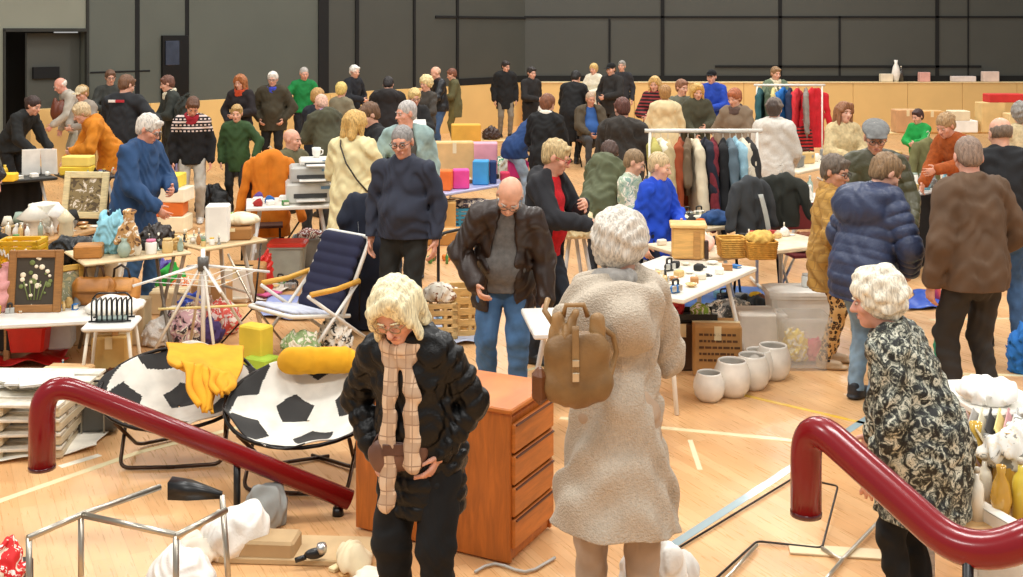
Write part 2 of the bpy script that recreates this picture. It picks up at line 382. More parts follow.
def person(label, px, k, rot, H=1.70, lean=0, head=(0, 0, 0), arms=('down', 'down'), sit=False, skin='#dba58c', hair=('short', '#5b4330'),
           top=None, under=None, legs=None, shoe='#1d1c1c', stance=(.03, -.03), fat=1.0, wo=False, z0=0.0, glasses=None, cap=None, scarf=None, yo=0.0, cat='person', twist=0, sidelean=0):
    NP[0] += 1; s = H/1.7; seed = NP[0]*1.37
    root = thing('person', label, cat, at(px, k, z0), rot*D2R)
    vx = max(.0065, min(.017, 1.15/k)); bv = max(.0058, min(.013, .95/k))
    L = lean*D2R; f0 = np.array((0, -1., 0)); X = np.array((1., 0, 0))
    Rl = rz_(twist*D2R)@ry_(sidelean*D2R)@rx(L); Rl2 = rz_(twist*1.4*D2R)@ry_(sidelean*1.2*D2R)@rx(L*1.22)
    up1 = Rl@np.array((0, 0, 1.)); up2 = Rl2@np.array((0, 0, 1.)); fw = Rl@f0; fw2 = Rl2@f0; sx = Rl2@X
    pel = np.array((0, (.16*math.sin(L) if not sit else .0)*s, (.9 if not sit else .52)*s))
    waist = pel+up1*.13*s; chest = pel+up1*.33*s; shc = chest+up2*.13*s; neck = shc+up2*.055*s
    sw = (.152 if wo else .172)*s*(.5+.5*fat)
    hp, hyaw, hroll = [q*D2R for q in head]
    Rh = rz_(hyaw)@ry_(hroll)@rx(hp); fh = Rh@f0; uh = Rh@np.array((0, 0, 1.)); sh = Rh@X
    hs = s**.5
    hc = neck+unit(up2*.7+uh*.6+fh*.12)*.148*hs     # centre of the head
    hl = lambda a, b, c: hc+hs*(sh*a+fh*b+uh*c)      # right, forward, up in head space
    HR = np.stack([sh, fh, uh], 1)
    J = {}
    for i, sd in enumerate((1, -1)):                  # arm 0 is the person's left (+x)
        A = ARM[arms[i]] if isinstance(arms[i], str) else arms[i]
        S0 = shc+sx*sw*sd-up2*.015*s; o, fo, u_ = A[0]
        ff = rz_(twist*1.4*D2R)@f0; xx = rz_(twist*1.4*D2R)@X
        t = S0+s*(xx*sd*o+ff*fo+np.array((0, 0, u_)))
        pl = xx*sd*A[1][0]+ff*A[1][1]+np.array((0, 0, A[1][2]))
        e, w = ik(S0, t, .285*s, .25*s, pl); J[i] = (S0, e, w, A[2])
        hip = pel+X*sd*.09*s-np.array((0, 0, .01*s))
        if sit:
            an = np.array((sd*.13*s, -.42*s, .08*s)); kn = np.array((sd*.13*s, -.43*s, .5*s)); J['l%d' % i] = (hip, kn, an)
        else:
            an = np.array((sd*.105*s, -stance[i]*s, .08*s)); kn, an = ik(hip, an, .425*s, .415*s, (sd*.1, -1, 0)); J['l%d' % i] = (hip, kn, an)
    # ---- body: one continuous surface
    B = Field(); fl = (fw, .66)
    B.C(pel, waist, .12*s, .10*s, fl, .05).C(waist, chest, .10*s, .125*s, fl, .05).C(shc-sx*sw*.85, shc+sx*sw*.85, .045*s, None, None, .05)
    B.C(shc, neck, .062*s, .056*s, None, .04).C(neck, hl(0, -.012, -.055), .054*s, .05*s, None, .03)
    for i, sd in enumerate((1, -1)):
        S0, e, w, cu = J[i]; hip, kn, an = J['l%d' % i]
        B.C(S0, e, .042*s, .036*s, None, .03).C(e, w, .036*s, .026*s, None, .02)
        B.C(hip, kn, .075*s, .05*s, None, .03).C(kn, an, .048*s, .034*s, None, .02).C(an, an+np.array((0, -.09*s, -.045*s)), .034*s, .018*s, None, .01)
        d = unit(unit(w-e)+np.array((0, 0, -.15))); med = -sd*X; n = unit(med-d*(med@d)); a = np.cross(d, n)
        a = a if a@(f0) > 0 or abs(a@f0) < .2 else -a; hs2 = s*1.02
        B.C(w, w+d*.03*hs2, .024*hs2, .026*hs2, None, .012).C(w+d*.035*hs2, w+d*.085*hs2, .030*hs2, .038*hs2, (n, .42), .01)
        for q in range(4):
            ln = (.072, .082, .076, .058)[q]*hs2; b0 = w+d*.092*hs2+a*(1.5-q)*.0205*hs2; dd = unit(d+a*(1.5-q)*.09)
            c1 = math.cos(cu*.8); s1 = math.sin(cu*.8); d1 = unit(dd*c1+n*s1); d2_ = unit(dd*math.cos(cu*1.7)+n*math.sin(cu*1.7))
            B.C(b0, b0+d1*ln*.5, .0092*hs2, .0086*hs2, None, .006).C(b0+d1*ln*.5, b0+d1*ln*.5+d2_*ln*.5, .0086*hs2, .0072*hs2, None, .005)
        tb = w+d*.03*hs2+a*.024*hs2; t1 = tb+unit(d*.65+a*.7+n*.3)*.042*hs2
        B.C(tb, t1, .0125*hs2, .0105*hs2, None, .008).C(t1, t1+unit(d*.85+a*.25+n*.5)*.034*hs2, .0102*hs2, .008*hs2, None, .005)
    q = hs
    B.E(hl(0, -.012, .032), np.array((.077, .096, .088))*q, HR, .02).E(hl(0, .03, -.042), np.array((.058, .06, .073))*q, HR, .03)
    B.E(hl(0, .072, -.092), np.array((.022, .018, .018))*q, HR, .03)
    B.C(hl(0, .084, .012), hl(0, .111, -.028), .0095*q, .0145*q, None, .012).C(hl(-.014, .094, -.032), hl(.014, .094, -.032), .0085*q, None, None, .01)
    B.C(hl(-.036, .077, .027), hl(.036, .077, .027), .011*q, None, None, .018)
    for sd in (1, -1):
        B.E(hl(sd*.042, .062, -.022), np.array((.024, .024, .022))*q, HR, .02)
        B.E(hl(sd*.079, -.006, -.002), np.array((.010, .02, .033))*q, HR, .008)
        B.E(hl(sd*.031, .094, .004), np.array((.017, .014, .011))*q, HR, .010, '-')
    B.C(hl(-.02, .09, -.061), hl(.02, .09, -.061), .0085*q, None, None, .01)
    B.C(hl(-.024, .1, -.061), hl(.024, .1, -.061), .003*q, None, None, .004, op='-')
    soft('body', B, bv, M(skin, 'skin'), root)
    fine = k > 95; nn = 10 if fine else 6
    for sd in (1, -1):
        mb = MB(); mb.ell(hl(sd*.031, .0815, .003), (.0135*q, .0115*q, .0085*q), HR, nn, nn-2); mb.cur = 1
        mb.ell(hl(sd*.031, .0905, .001), (.0068*q, .0035*q, .0062*q), HR, nn, 5); mb.build('eye', [M('#cdb9a8', 'skin'), M('#2a1d16', 'ceramic')], root)
    hcx = hair[1]
    for sd in (1, -1): MB().tube([hl(sd*.014, .098, .024), hl(sd*.031, .099, .028), hl(sd*.05, .085, .022)], .0042*q, 5).build('eyebrow', M(hcx if hcx else '#6b5b4c', 'hair'), root)
    mb = MB(); mb.ell(hl(0, .0935, -.0555), (.021*q, .008*q, .0055*q), HR, 10, 6).ell(hl(0, .092, -.066), (.019*q, .008*q, .0065*q), HR, 10, 6)
    mb.build('lips', M('#b97a6a', 'skin'), root)
    # ---- hair
    st = hair[0]
    if st != 'none':
        Hh = Field(); fac = 1.0
        if st in ('short', 'bob', 'long', 'curly', 'crop', 'tied', 'mid', 'wavy', 'part'):
            gr = dict(short=.010, crop=.005, bob=.022, long=.014, curly=.03, tied=.010, mid=.016, wavy=.04, part=.02)[st]
            Hh.E(hl(0, -.018, .04), (np.array((.077, .096, .088))+gr)*q, HR, .02)
            if st in ('short', 'crop', 'tied', 'mid'): Hh.E(hl(0, -.05, -.02), np.array((.066, .05, .06))*q+gr*.6, HR, .03)
            if st in ('short', 'mid'): Hh.C(hl(-.045, .062, .092), hl(.05, .066, .088), .014*q, .019*q, None, .02)
            if st in ('curly', 'wavy'): Hh.E(hl(0, -.05, -.01), np.array((.09, .07, .085))*q, HR, .03)
            if st == 'tied': Hh.E(hl(0, -.125, .03), np.array((.035, .035, .04))*q, HR, .015)
            if st == 'part':
                for sd in (1, -1):
                    Hh.C(hl(sd*.075, .03, .06), hl(sd*.092, .045, -.09), .03*q, .026*q, (sh, .6), .03).C(hl(sd*.055, -.06, .02), hl(sd*.065, -.06, -.11), .052*q, .04*q, None, .03)
                Hh.C(hl(.04, .06, .112), hl(.082, .07, .0), .026*q, .016*q, None, .025).C(hl(.03, .066, .11), hl(-.06, .075, .06), .026*q, .018*q, None, .025).C(hl(-.06, .075, .06), hl(-.088, .06, -.02), .02*q, .018*q, None, .025)
            if st in ('bob', 'long'):
                ext = -.12 if st == 'bob' else -.3
                for sd in (1, -1):
                    Hh.C(hl(sd*.078, .01, .03), hl(sd*.085, .02 if st == 'bob' else .045, ext*.95), .036*q, .024*q, (sh, .7), .03)
                    Hh.C(hl(sd*.05, -.065, .02), hl(sd*.05, -.075, ext), .05*q, .04*q, None, .03)
                Hh.C(hl(.05, .06, .105), hl(.075, .065, .02), .028*q, .018*q, None, .03).C(hl(-.02, .065, .11), hl(-.075, .065, .03), .028*q, .016*q, None, .03)
            Hh.E(hl(0 if st != 'part' else -.012, .13, -.04 if st != 'part' else -.025), np.array((.068, .095, .104 if st != 'part' else .1))*q, HR, .012, '-')
            if st in ('short', 'crop', 'tied', 'mid'):
                for sd in (1, -1): Hh.E(hl(sd*.09, .035, -.05), np.array((.04, .05, .055))*q, HR, .01, '-')
                Hh.E(hl(0, -.06, -.135), np.array((.1, .1, .055))*q, HR, .012, '-')
        elif st == 'fringe':       # bald on top
            Hh.E(hl(0, -.018, .022), np.array((.082, .1, .08))*q, HR, .02)
            Hh.E(hl(0, .03, .1), np.array((.11, .16, .085))*q, HR, .012, '-'); Hh.E(hl(0, .115, .0), np.array((.1, .12, .2))*q, HR, .012, '-')
            Hh.E(hl(0, -.03, -.095), np.array((.11, .13, .06))*q, HR, .012, '-')
        am = dict(curly=.012, crop=.002, fringe=.003, wavy=.011, part=.004).get(st, .006)
        def strands(x, y, z, sd=seed, am=am, st=st):
            u = (x-hc[0])*sh[0]+(y-hc[1])*sh[1]+(z-hc[2])*sh[2]; v = (x-hc[0])*fh[0]+(y-hc[1])*fh[1]+(z-hc[2])*fh[2]; w = (x-hc[0])*uh[0]+(y-hc[1])*uh[1]+(z-hc[2])*uh[2]
            if st == 'curly': return am*np.sin(52*u+sd+1.6*np.sin(30*w))*np.sin(50*v+1.6*np.sin(34*u))*np.sin(54*w+sd)*1.1
            if st == 'wavy': return am*.8*np.sin(60*u+3*np.sin(16*w+sd)+25*v)*np.sin(30*w+2*np.sin(20*u)+sd)+.003*np.sin(190*u+9*np.sin(12*w))
            return am*.5*(np.sin(190*u+8*np.sin(11*w+sd)+30*v)+np.sin(150*v+6*np.sin(14*w)+sd))
        soft('hair', Hh, bv, M(hcx, 'hair'), root, disp=strands)
    # ---- clothing
    def sleeve(Fd, i, inc, puff, wrist=1.0, cuff=True):
        S0, e, w, cu = J[i]; wr = e+(w-e)*wrist
        pf = (puff[0], puff[1]) if puff else None
        Fd.C(S0, e, (.058+inc)*s, (.052+inc)*s, None, .035, pf)
        if wrist > .1:
            Fd.C(e, wr, (.052+inc)*s, (.04+inc*.8)*s, None, .02, pf)
            if cuff and not puff: Fd.T(wr-unit(wr-e)*.012*s, wr-e, (.034+inc*.6)*s, .010*s, 1, .01)
    def trunk(Fd, inc, hem, puff, flare=1.0, bust=wo):
        pf = (lambda ph=0: (puff[0], puff[1]*1.1, ph)) if puff else (lambda ph=0: None)
        r0 = (.15*fat+inc)*s; r1 = (.142*fat+inc)*s; r2 = (.15+.02*(fat-1)+inc)*s; fl = (fw, .70*min(1.1, fat))
        if wo: r1 *= .93
        Fd.C(pel, waist, r0*1.02, r1, fl, .05, pf()).C(waist, chest, r1, r2, fl, .05, pf()).C(chest, shc-up2*.03*s, r2*.98, (.115+inc)*s, (fw2, .7), .05, pf(1))
        Fd.C(shc-sx*sw*.8, shc+sx*sw*.8, (.055+inc)*s, None, None, .05)
        if bust: Fd.E(chest+fw*.075*s, np.array((.12, .06, .07))*s, np.stack([X, fw, up1], 1), .05)
        if fat > 1.08: Fd.E(waist+fw*.05*s*fat, np.array((.145, .13, .15))*s*fat, np.stack([X, fw, up1], 1), .06)
        if hem < pel[2]/s-.02 and not sit:
            hz = hem*s; hb = np.array((0, pel[1]*.5, hz-.02*s)); Fd.C(pel, hb, r0*1.03, r0*1.03*flare, (fw*np.array((1, 1, 0))+1e-6, .78), .05, pf()); Fd.cut((0, 0, hz), (0, 0, -1))
        else: Fd.cut(pel+up1*((hem*s-pel[2]) if not sit else .02*s), -up1)
    T = dict(c='#333333', kind='plain', hem=.80, inc=.012, puff=None, hood=0, collar=1, name='jacket', fold=.0085, flare=1.0, open=0, slv=1.0, c2=None, sc=1.0, fr=40); T.update(top or {})
    U = under
    if U and T['open']:
        Fd = Field(); trunk(Fd, .0 if T['open'] else -.022, .80, None)
        Fd.T(neck-up2*.012*s, up2, .056*s, .014*s); soft('shirt', Fd, vx, M(U[0], U[1] if len(U) > 1 else 'plain'), root, fold=(.004, 30, seed))
    Fd = Field(); inc = T['inc']; trunk(Fd, inc, T['hem'], T['puff'], T['flare'])
    for i in (0, 1): sleeve(Fd, i, inc*.7, T['puff'], T['slv'])
    if T['collar']:
        Fd.T(neck-up2*.012*s+fw2*.004, unit(up2+fw2*.18), .064*s, (.016 if not T['puff'] else .024)*s*T['collar'], 1, .02)
        if T['collar'] > 1.2: Fd.T(neck+up2*.02*s, unit(up2+fw2*.15), .066*s, .016*s*T['collar'], 1, .02)
    if T['hood'] == 1: Fd.E(neck-fw2*.095*s-up2*.05*s, np.array((.125, .065, .1))*s, np.stack([sx, fw2, up2], 1), .03).T(neck-up2*.0*s-fw2*.03*s, unit(up2-fw2*.35), .088*s, .032*s, 1, .03)
    if T['hood'] == 3: Fd.E(neck-fw2*.1*s-up2*.12*s+sx*.02*s, np.array((.21, .15, .16))*s, np.stack([sx, fw2, up2], 1), .018).T(neck-up2*.045*s-fw2*.035*s, unit(up2-fw2*.4+sx*.2), .14*s, .066*s, 1, .03)
    if T['hood'] == 2: Fd.E(neck-fw2*.11*s-up2*.06*s, np.array((.165, .085, .13))*s, np.stack([sx, fw2, up2], 1), .04).T(neck-up2*.02*s-fw2*.04*s, unit(up2-fw2*.3), .105*s, .045*s, 1, .04)
    if T['open']:
        o = T['open']*s
        Fd.C(neck+fw2*.11*s+up2*.03*s, chest+fw*.17*s, o*.7, o, (fw, 1.5), .01, op='-').C(chest+fw*.17*s, pel+fw*.2*s, o, o*1.1, (fw, 1.5), .01, op='-').C(pel+fw*.2*s, np.array((0, pel[1]-.2*s, min(pel[2], T['hem']*s)-.2*s)), o*1.1, o*1.2, (f0, 1.5), .01, op='-')
    jk = soft(T['name'], Fd, vx, M(T['c'], T['kind'], T['c2'], T['sc']), root, fold=(T['fold']*s, T['fr']/s, seed, .8) if T['fold'] else None, mi=None)
    root['_'] = 0; del root['_']
    Lg = dict(c='#23252b', kind='plain', w=1.0, name='trousers', fold=.007, c2=None); Lg.update(legs or {})
    if Lg['name'] != 'none':
        Fd = Field(); w = Lg['w']
        Fd.C(pel+np.array((0, 0, .05*s)), pel-np.array((0, 0, .03*s)), .148*s*fat, .15*s*fat, (f0, .74), .05)
        for i in (0, 1):
            hip, kn, an = J['l%d' % i]
            Fd.C(hip, kn, .093*s*(.5+.5*fat), .066*s*w, None, .03).C(kn, an+np.array((0, .0, .0)), .064*s*w, .05*s*w, None, .02)
        Fd.cut(pel+np.array((0, 0, .1*s)), (0, 0, 1))
        soft(Lg['name'], Fd, vx, M(Lg['c'], Lg['kind'], Lg['c2']), root, fold=(Lg['fold']*s, 38/s, seed+3, 1.2))
    for i in (0, 1):
        an = J['l%d' % i][2]; Fd = Field(); z = an[2]
        Fd.C(an+np.array((0, .01, -.03*s)), an+np.array((0, -.11*s, -.045*s)), .046*s, .036*s, (np.array((0, 0, 1.)), .95), .03).C(an+np.array((0, .012, .01)), an+np.array((0, 0, -.03*s)), .044*s, .046*s, None, .02)
        Fd.C(an+np.array((0, .02*s, -.062*s)), an+np.array((0, -.15*s, -.062*s)), .048*s, .043*s, (np.array((0, 0, 1.)), .4), .015); Fd.cut((0, 0, z-.08*s), (0, 0, -1))
        soft('shoe', Fd, max(vx, .008), M(shoe, 'leather'), root)
    # ---- accessories
    if glasses:
        mb = MB()
        for sd in (1, -1):
            mb.tube([hl(sd*.032+.024*math.cos(a), .108, .003+.018*math.sin(a)) for a in np.linspace(0, 2*PI, 13)[:-1]], .0028*q, 5, True)
            mb.tube([hl(sd*.056, .106, .006), hl(sd*.078, .08, .01), hl(sd*.083, .0, .012)], .0026*q, 5)
        mb.tube([hl(-.009, .108, .006), hl(.009, .108, .006)], .0026*q, 5); mb.build('glasses', M(glasses, 'plastic'), root)
    if cap:
        Cp = Field(); ck, cc = cap
        if ck == 'flat':
            Cp.E(hl(0, .0, .085), np.array((.105, .13, .045))*q, np.stack([sh, unit(fh-.25*uh), unit(uh+.25*fh)], 1), .02).E(hl(0, -.01, .07), np.array((.092, .11, .05))*q, HR, .02)
            Cp.C(hl(-.05, .11, .055), hl(.05, .11, .055), .03*q, None, (unit(uh+.3*fh), .3), .015); Cp.cut(hl(0, 0, .045), -uh)
        elif ck == 'beanie': Cp.E(hl(0, -.012, .06), np.array((.092, .108, .088))*q, HR, .02).T(hl(0, -.01, .045), uh, .09*q, .018*q, 1, .02); Cp.cut(hl(0, 0, .02), -unit(uh-.2*fh))
        else:
            Cp.E(hl(0, -.01, .05), np.array((.088, .106, .085))*q, HR, .02).C(hl(-.04, .12, .05), hl(.04, .12, .05), .045*q, None, (uh, .18), .01); Cp.cut(hl(0, 0, .04), -uh)
        soft('cap', Cp, bv, M(cc, 'knit'), root)
    if scarf:
        Sf = Field(); col, kd, c2, ln = scarf
        Sf.T(neck+up2*.012*s+fw2*.012*s, unit(up2+fw2*.3), .078*s, .034*s, 1, .02).T(neck-up2*.03*s+fw2*.02*s, unit(up2+fw2*.45), .082*s, .032*s, 1, .02)
        if ln:
            for sd, l2 in ((1, ln*.72), (-1, ln*1.12)):
                a = neck+fw2*.105*s+sx*sd*.032*s-up2*.05*s; b = chest+fw*.168*s+sx*sd*.05*s; e = np.array((b[0]*1.15, b[1]-.01*s, b[2]-l2*s))
                Sf.C(a, b, .028*s, .033*s, (fw, .6), .015).C(b, e, .033*s, .04*s, (f0, .5), .015)
        soft('scarf', Sf, vx, M(col, kd, c2, .8), root, fold=(.007*s, 62, seed, .3))
    root_info = dict(J=J, pel=pel, waist=waist, chest=chest, shc=shc, neck=neck, fw=fw, up=up1, up2=up2, sx=sx, s=s, vx=vx, hl=hl, fw2=fw2)
    return root, root_info
# ------------------------------------------------------------------ camera, light
cam = bpy.data.cameras.new('camera'); co = bpy.data.objects.new('camera', cam); COL.objects.link(co)
cam.sensor_width = 36; cam.lens = 36*F/1023; cam.shift_y = -(288.5-HZ)/1023; cam.clip_end = 200
co.location = (0, 0, HC); co.rotation_euler = (PI/2, 0, 0); SC.camera = co
vs = SC.view_settings; SC.display_settings.display_device = 'sRGB'
vs.view_transform = 'Standard'; vs.look = 'None'; vs.exposure = 0.40; vs.gamma = 1; vs.use_curve_mapping = False
w = bpy.data.worlds.new('world'); SC.world = w; w.use_nodes = True
w.node_tree.nodes['Background'].inputs[0].default_value = (1, .99, .965, 1); w.node_tree.nodes['Background'].inputs[1].default_value = .34
def lamp(x, y, z, sx, sy, e, col=(1, .975, .935)):
    l = bpy.data.lights.new('ceiling_lamp', 'AREA'); l.shape = 'RECTANGLE'; l.size = sx; l.size_y = sy; l.energy = e; l.color = col
    o = bpy.data.objects.new('ceiling_lamp', l); COL.objects.link(o); o.location = (x, y, z); return o
for yy in (-1, 6, 13, 20, 27):
    for xx in (-7, 0, 7): lamp(xx, yy, 8.5, 2.6, 1.2, 268)
# ------------------------------------------------------------------ the hall
def floor_mat():
    m = bpy.data.materials.new('hall_parquet'); m.use_nodes = True; nt = NT(m); b = nt.b; b.inputs['Roughness'].default_value = .28
    tc = nt.add('ShaderNodeTexCoord'); mp = nt.add('ShaderNodeMapping'); mp.inputs['Rotation'].default_value = (0, 0, 1.1); nt.link(tc.outputs['Object'], mp.inputs[0])
    br = nt.add('ShaderNodeTexBrick'); nt.link(mp.outputs[0], br.inputs['Vector'])
    for i, v in (('Scale', 1.0), ('Mortar Size', .0015), ('Brick Width', 1.6), ('Row Height', .085)): br.inputs[i].default_value = v
    br.inputs['Color1'].default_value = lin('#d2a06c'); br.inputs['Color2'].default_value = lin('#dcb07e'); br.inputs['Mortar'].default_value = lin('#c28f5c')
    n = noise(nt, mp.outputs[0], 1.3, 4, .6, .5); r = ramp(nt, n, [(.3, (.86, .84, .82, 1)), (.7, (1.1, 1.08, 1.05, 1))])
    mp2 = nt.add('ShaderNodeMapping'); mp2.inputs['Scale'].default_value = (1, 14, 1); nt.link(mp.outputs[0], mp2.inputs[0])
    n2 = noise(nt, mp2.outputs[0], 5, 4); r2 = ramp(nt, n2, [(.3, (.93,)*3+(1,)), (.7, (1.05,)*3+(1,))])
    c = mixc(nt, 1.0, mixc(nt, 1.0, br.outputs['Color'], r, 'MULTIPLY'), r2, 'MULTIPLY'); nt.link(c, b.inputs['Base Color'])
    rr = ramp(nt, n2, [(.2, (.22,)*3+(1,)), (.8, (.4,)*3+(1,))]); nt.link(rr, b.inputs['Roughness']); return m
struct('floor', MB().box((0, 14, -.05), (34, 40, .1), ch=0), floor_mat())
# diagonal left wall: front point, corner with the back wall
WA, WC = np.array((-11.2, 15.4)), np.array((.35, 29.6)); wd = unit(np.append(WC-WA, 0))[:2]; wn = np.array((wd[1], -wd[0]))
wrz = math.atan2(wd[1], wd[0]); WL = np.linalg.norm(WC-WA)
def onw(px):                      # distance along the left wall seen at column px
    q = (px-CX)/F; t = (q*WA[1]-WA[0])/(wd[0]-q*wd[1]); return t
def wbox(mb, s0, s1, z0, z1, d0, d1):      # s along the wall, d out of it towards the hall
    c = WA+wd*(s0+s1)/2+wn*(d0+d1)/2; mb.box((c[0], c[1], (z0+z1)/2), (s1-s0, d1-d0, z1-z0), wrz, ch=.004)
s87, s320 = onw(87), onw(321)
mb = MB(); wbox(mb, -4, s87, 2.42, 9, -.3, 0); wbox(mb, -4, onw(4), 0, 2.42, -.3, 0); struct('wall_left', mb, M('#7c7e70', 'panel'))
mb = MB(); wbox(mb, s87, s320, 1.11, 9, -.3, 0); struct('wall_left_panels', mb, M('#53574f', 'panel', rough=.6))
mb = MB(); wbox(mb, s320, WL+.3, 1.11, 9, -.3, 0); struct('wall_corner', mb, M('#42433d', 'panel', rough=.6))
mb = MB(); mb.box((8.5, 29.75, 5.05), (16.6, .3, 7.9), ch=.004); struct('wall_back', mb, M('#40413b', 'panel', rough=.6))
wood = M('#dfb977', 'panel', rough=.45)
mb = MB()
e = [onw(x) for x in (30, 95, 150, 245, 330, 414)]+[WL]
for a, b in zip(e[:-1], e[1:]): wbox(mb, a+.004, b-.004, .0, 1.11, -.3, .02)
struct('wall_left_wainscot', mb, wood)
mb = MB(); xs = np.linspace(.35, 17, 13)
for a, b in zip(xs[:-1], xs[1:]): mb.box(((a+b)/2, 29.45, .55), (b-a-.008, .5, 1.1), ch=.006)
struct('wall_back_wainscot', mb, wood)
mb = MB(); mb.box((8.7, 29.45, 1.115), (16.7, .54, .03)); struct('trim_1', mb, M('#e9cf9c', 'wood'))
# recess and grey door in the left wall
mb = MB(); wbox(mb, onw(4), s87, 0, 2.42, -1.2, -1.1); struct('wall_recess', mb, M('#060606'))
mb = MB(); wbox(mb, onw(33), s87-.02, 0, 2.40, -.26, -.2); struct('door_1', mb, M('#45463f', 'panel', rough=.6))
mb = MB(); wbox(mb, onw(38), onw(64), 1.62, 1.82, -.2, -.14); o = mb.build('sign_board', M('#0b0b0b')); tag(o, 'long black board on the grey door at the far end', 'sign')
mb = MB()
for a, b, z0, z1 in ((onw(3), onw(5), 0, 2.46), (onw(86), onw(88.5), 0, 9)): wbox(mb, a, b, z0, z1, -.05, .03)
wbox(mb, onw(3), s87, 2.42, 2.48, -.05, .03); struct('trim_2', mb, M('#3a3b36'))
mb = MB(); wbox(mb, onw(161), onw(187), 0, 2.35, -.02, .06); struct('door_2', mb, M('#0c0c0d', rough=.3))
mb = MB(); wbox(mb, onw(163.5), onw(177), 1.8, 2.25, .05, .08); struct('window_1', mb, M('#4a5160', rough=.1))
seam = M('#0a0a0a')
mb = MB()
for px, w in ((135, .07), (138, .03), (185, .08), (187.5, .03)): wbox(mb, onw(px), onw(px)+w, 1.11, 9, 0, .012)
wbox(mb, onw(90), onw(150), 1.69, 1.72, 0, .012)
for px, w in ((318, .28), (355, .1), (413, .07), (456, .08)): wbox(mb, onw(px), onw(px)+w, 1.11, 9, 0, .03)
wbox(mb, onw(435), WL, 2.73, 2.79, 0, .03); wbox(mb, onw(458), WL, 1.12, 1.28, 0, .03)
struct('trim_3', mb, seam)
mb = MB(); bx = lambda px: (px-CX)*29.6/F
for px, w, y0 in ((520.5, .06, -60), (609.5, .05, 19), (662.5, .09, -60), (780, .09, -60), (839.5, .05, 16), (937, .09, -60), (968, .03, -60)):
    z1 = HC-(y0-HZ)*29.6/F; mb.box((bx(px), 29.59, (1.12+z1)/2), (w, .04, z1-1.12), ch=0)
mb.box((8.5, 29.59, HC-(17-HZ)*29.6/F), (16.4, .04, .05), ch=0)
mb.box(((bx(715)+bx(981))/2, 29.59, HC-(66.5-HZ)*29.6/F), (bx(981)-bx(715), .04, .06), ch=0)
mb.box((8.5, 29.58, 1.2), (16.4, .04, .15), ch=0); struct('trim_4', mb, seam)
# painted court lines
def line(name, pts, w, col):
    mb = MB()
    for a, b in zip(pts[:-1], pts[1:]):
        a = G(*a); b = G(*b); d = b-a; L = d.length; mb.box(((a.x+b.x)/2, (a.y+b.y)/2, .0008), (L, w, .0016), math.atan2(d.y, d.x), ch=0)
    struct(name, mb, M(col, 'gloss'))
line('trim_5', [(560, 418), (850, 446)], .05, '#f3e6b8'); line('trim_6', [(560, 652), (670, 547), (800, 462), (880, 410)], .05, '#9db0b4')
line('trim_7', [(700, 385), (850, 420), (960, 445)], .04, '#eec04a'); line('trim_8', [(700, 470), (690, 440)], .03, '#f2e2bb')
line('trim_9', [(-20, 508), (140, 452), (330, 405)], .05, '#f3e6b8'); line('trim_10', [(60, 467), (100, 455)], .05, '#f6f0dc')
line('trim_11', [(240, 275), (330, 258), (420, 240)], .05, '#f3e6b8'); line('trim_12', [(930, 320), (1040, 318)], .05, '#f3e6b8'); line('trim_13', [(930, 373), (1040, 376)], .05, '#f3e6b8')
line('trim_14', [(240, 430), (420, 405), (560, 360)], .04, '#d8c9a0')
# ------------------------------------------------------------------ the crowd, nearest first
P = person
def PH(label, px, yh, Hh, rot, **kw):           # yh: row of the head's crown, Hh: height of the crown as posed
    return P(label, px, (yh-HZ)/(HC-Hh), rot, **kw)
# --- foreground women
W1, I1 = P('woman in black quilted jacket and black jeans looking down, plaid scarf', 420, 250, -14, H=1.51, lean=14, sidelean=-4, head=(34, -4, -6), arms=(((.0, .0, -.44), (.9, -.7, 0), .5), ((.0, .0, -.44), (.9, -.7, 0), .5)), wo=True, fat=1.14, skin='#dfa68e',
  hair=('part', '#f0e2ba'), top=dict(c='#0a0a0c', kind='puffer', puff=(.055, .013), hem=.60, inc=.02, hood=1, fold=.008, fr=50), legs=dict(c='#0b0b0d', kind='denim', w=1.3), scarf=('#d8bb9c', 'plaid', '#8e705a', .42), glasses='#9a7f5c')
W2, I2 = P('white haired woman seen from behind in long beige fleece coat', 616, 244, 172, H=1.69, lean=5, head=(18, -28, 0), arms=('front', 'front'), wo=True, fat=1.02, hair=('wavy', '#d4ccbf'),
  top=dict(c='#c0b3a1', kind='fleece', hem=.44, flare=1.62, hood=3, inc=.012, name='coat', fold=.02, fr=24), legs=dict(c='#c4ae98', w=1.25), shoe='#5c4a3c', scarf=('#b7b3ae', 'knit', None, 0))
W3, I3 = P('woman with curly cream hair and patterned black and silver jacket', 917, 246, -122, H=1.48, lean=18, head=(12, 12, 0), arms=('down', ((.04, .16, -.5), (.5, -.9, 0), .8)), wo=True, fat=1.34, skin='#d9a08a',
  hair=('curly', '#efe6d2'), top=dict(c='#2a2b28', kind='camo', hem=.58, inc=.03, flare=1.12, fold=.012, fr=42, collar=1.4), legs=dict(c='#0c0c0d'), shoe='#151515')
# --- middle distance
PH('older balding man in dark brown coat over grey sweater, head bowed', 503, 192, 1.40, -4, H=1.62, lean=22, sidelean=5, head=(48, 6, 8), arms=('down', 'pocket'), fat=1.15, skin='#d9a184', hair=('fringe', '#b9ada0'),
  top=dict(c='#3a281c', kind='leather', hem=.68, inc=.035, open=.085, fold=.012, name='coat'), under=('#7d7b78', 'knit'), legs=dict(c='#56799d', kind='denim', w=1.15), shoe='#26292e', glasses='#6b5a48', stance=(.08, -.02))
PH('woman with streaky blond short hair in red top and dark open coat', 543, 150, 1.56, 58, H=1.66, lean=8, head=(22, 20, 0), arms=('phone', 'reach'), wo=True, fat=1.1, hair=('short', '#c2a878'), skin='#dca085',
  top=dict(c='#2b2b31', kind='plain', hem=.52, open=.1, inc=.03, hood=1, name='coat'), under=('#cf2130', 'knit'), legs=dict(c='#2b3440'), glasses='#b03030')
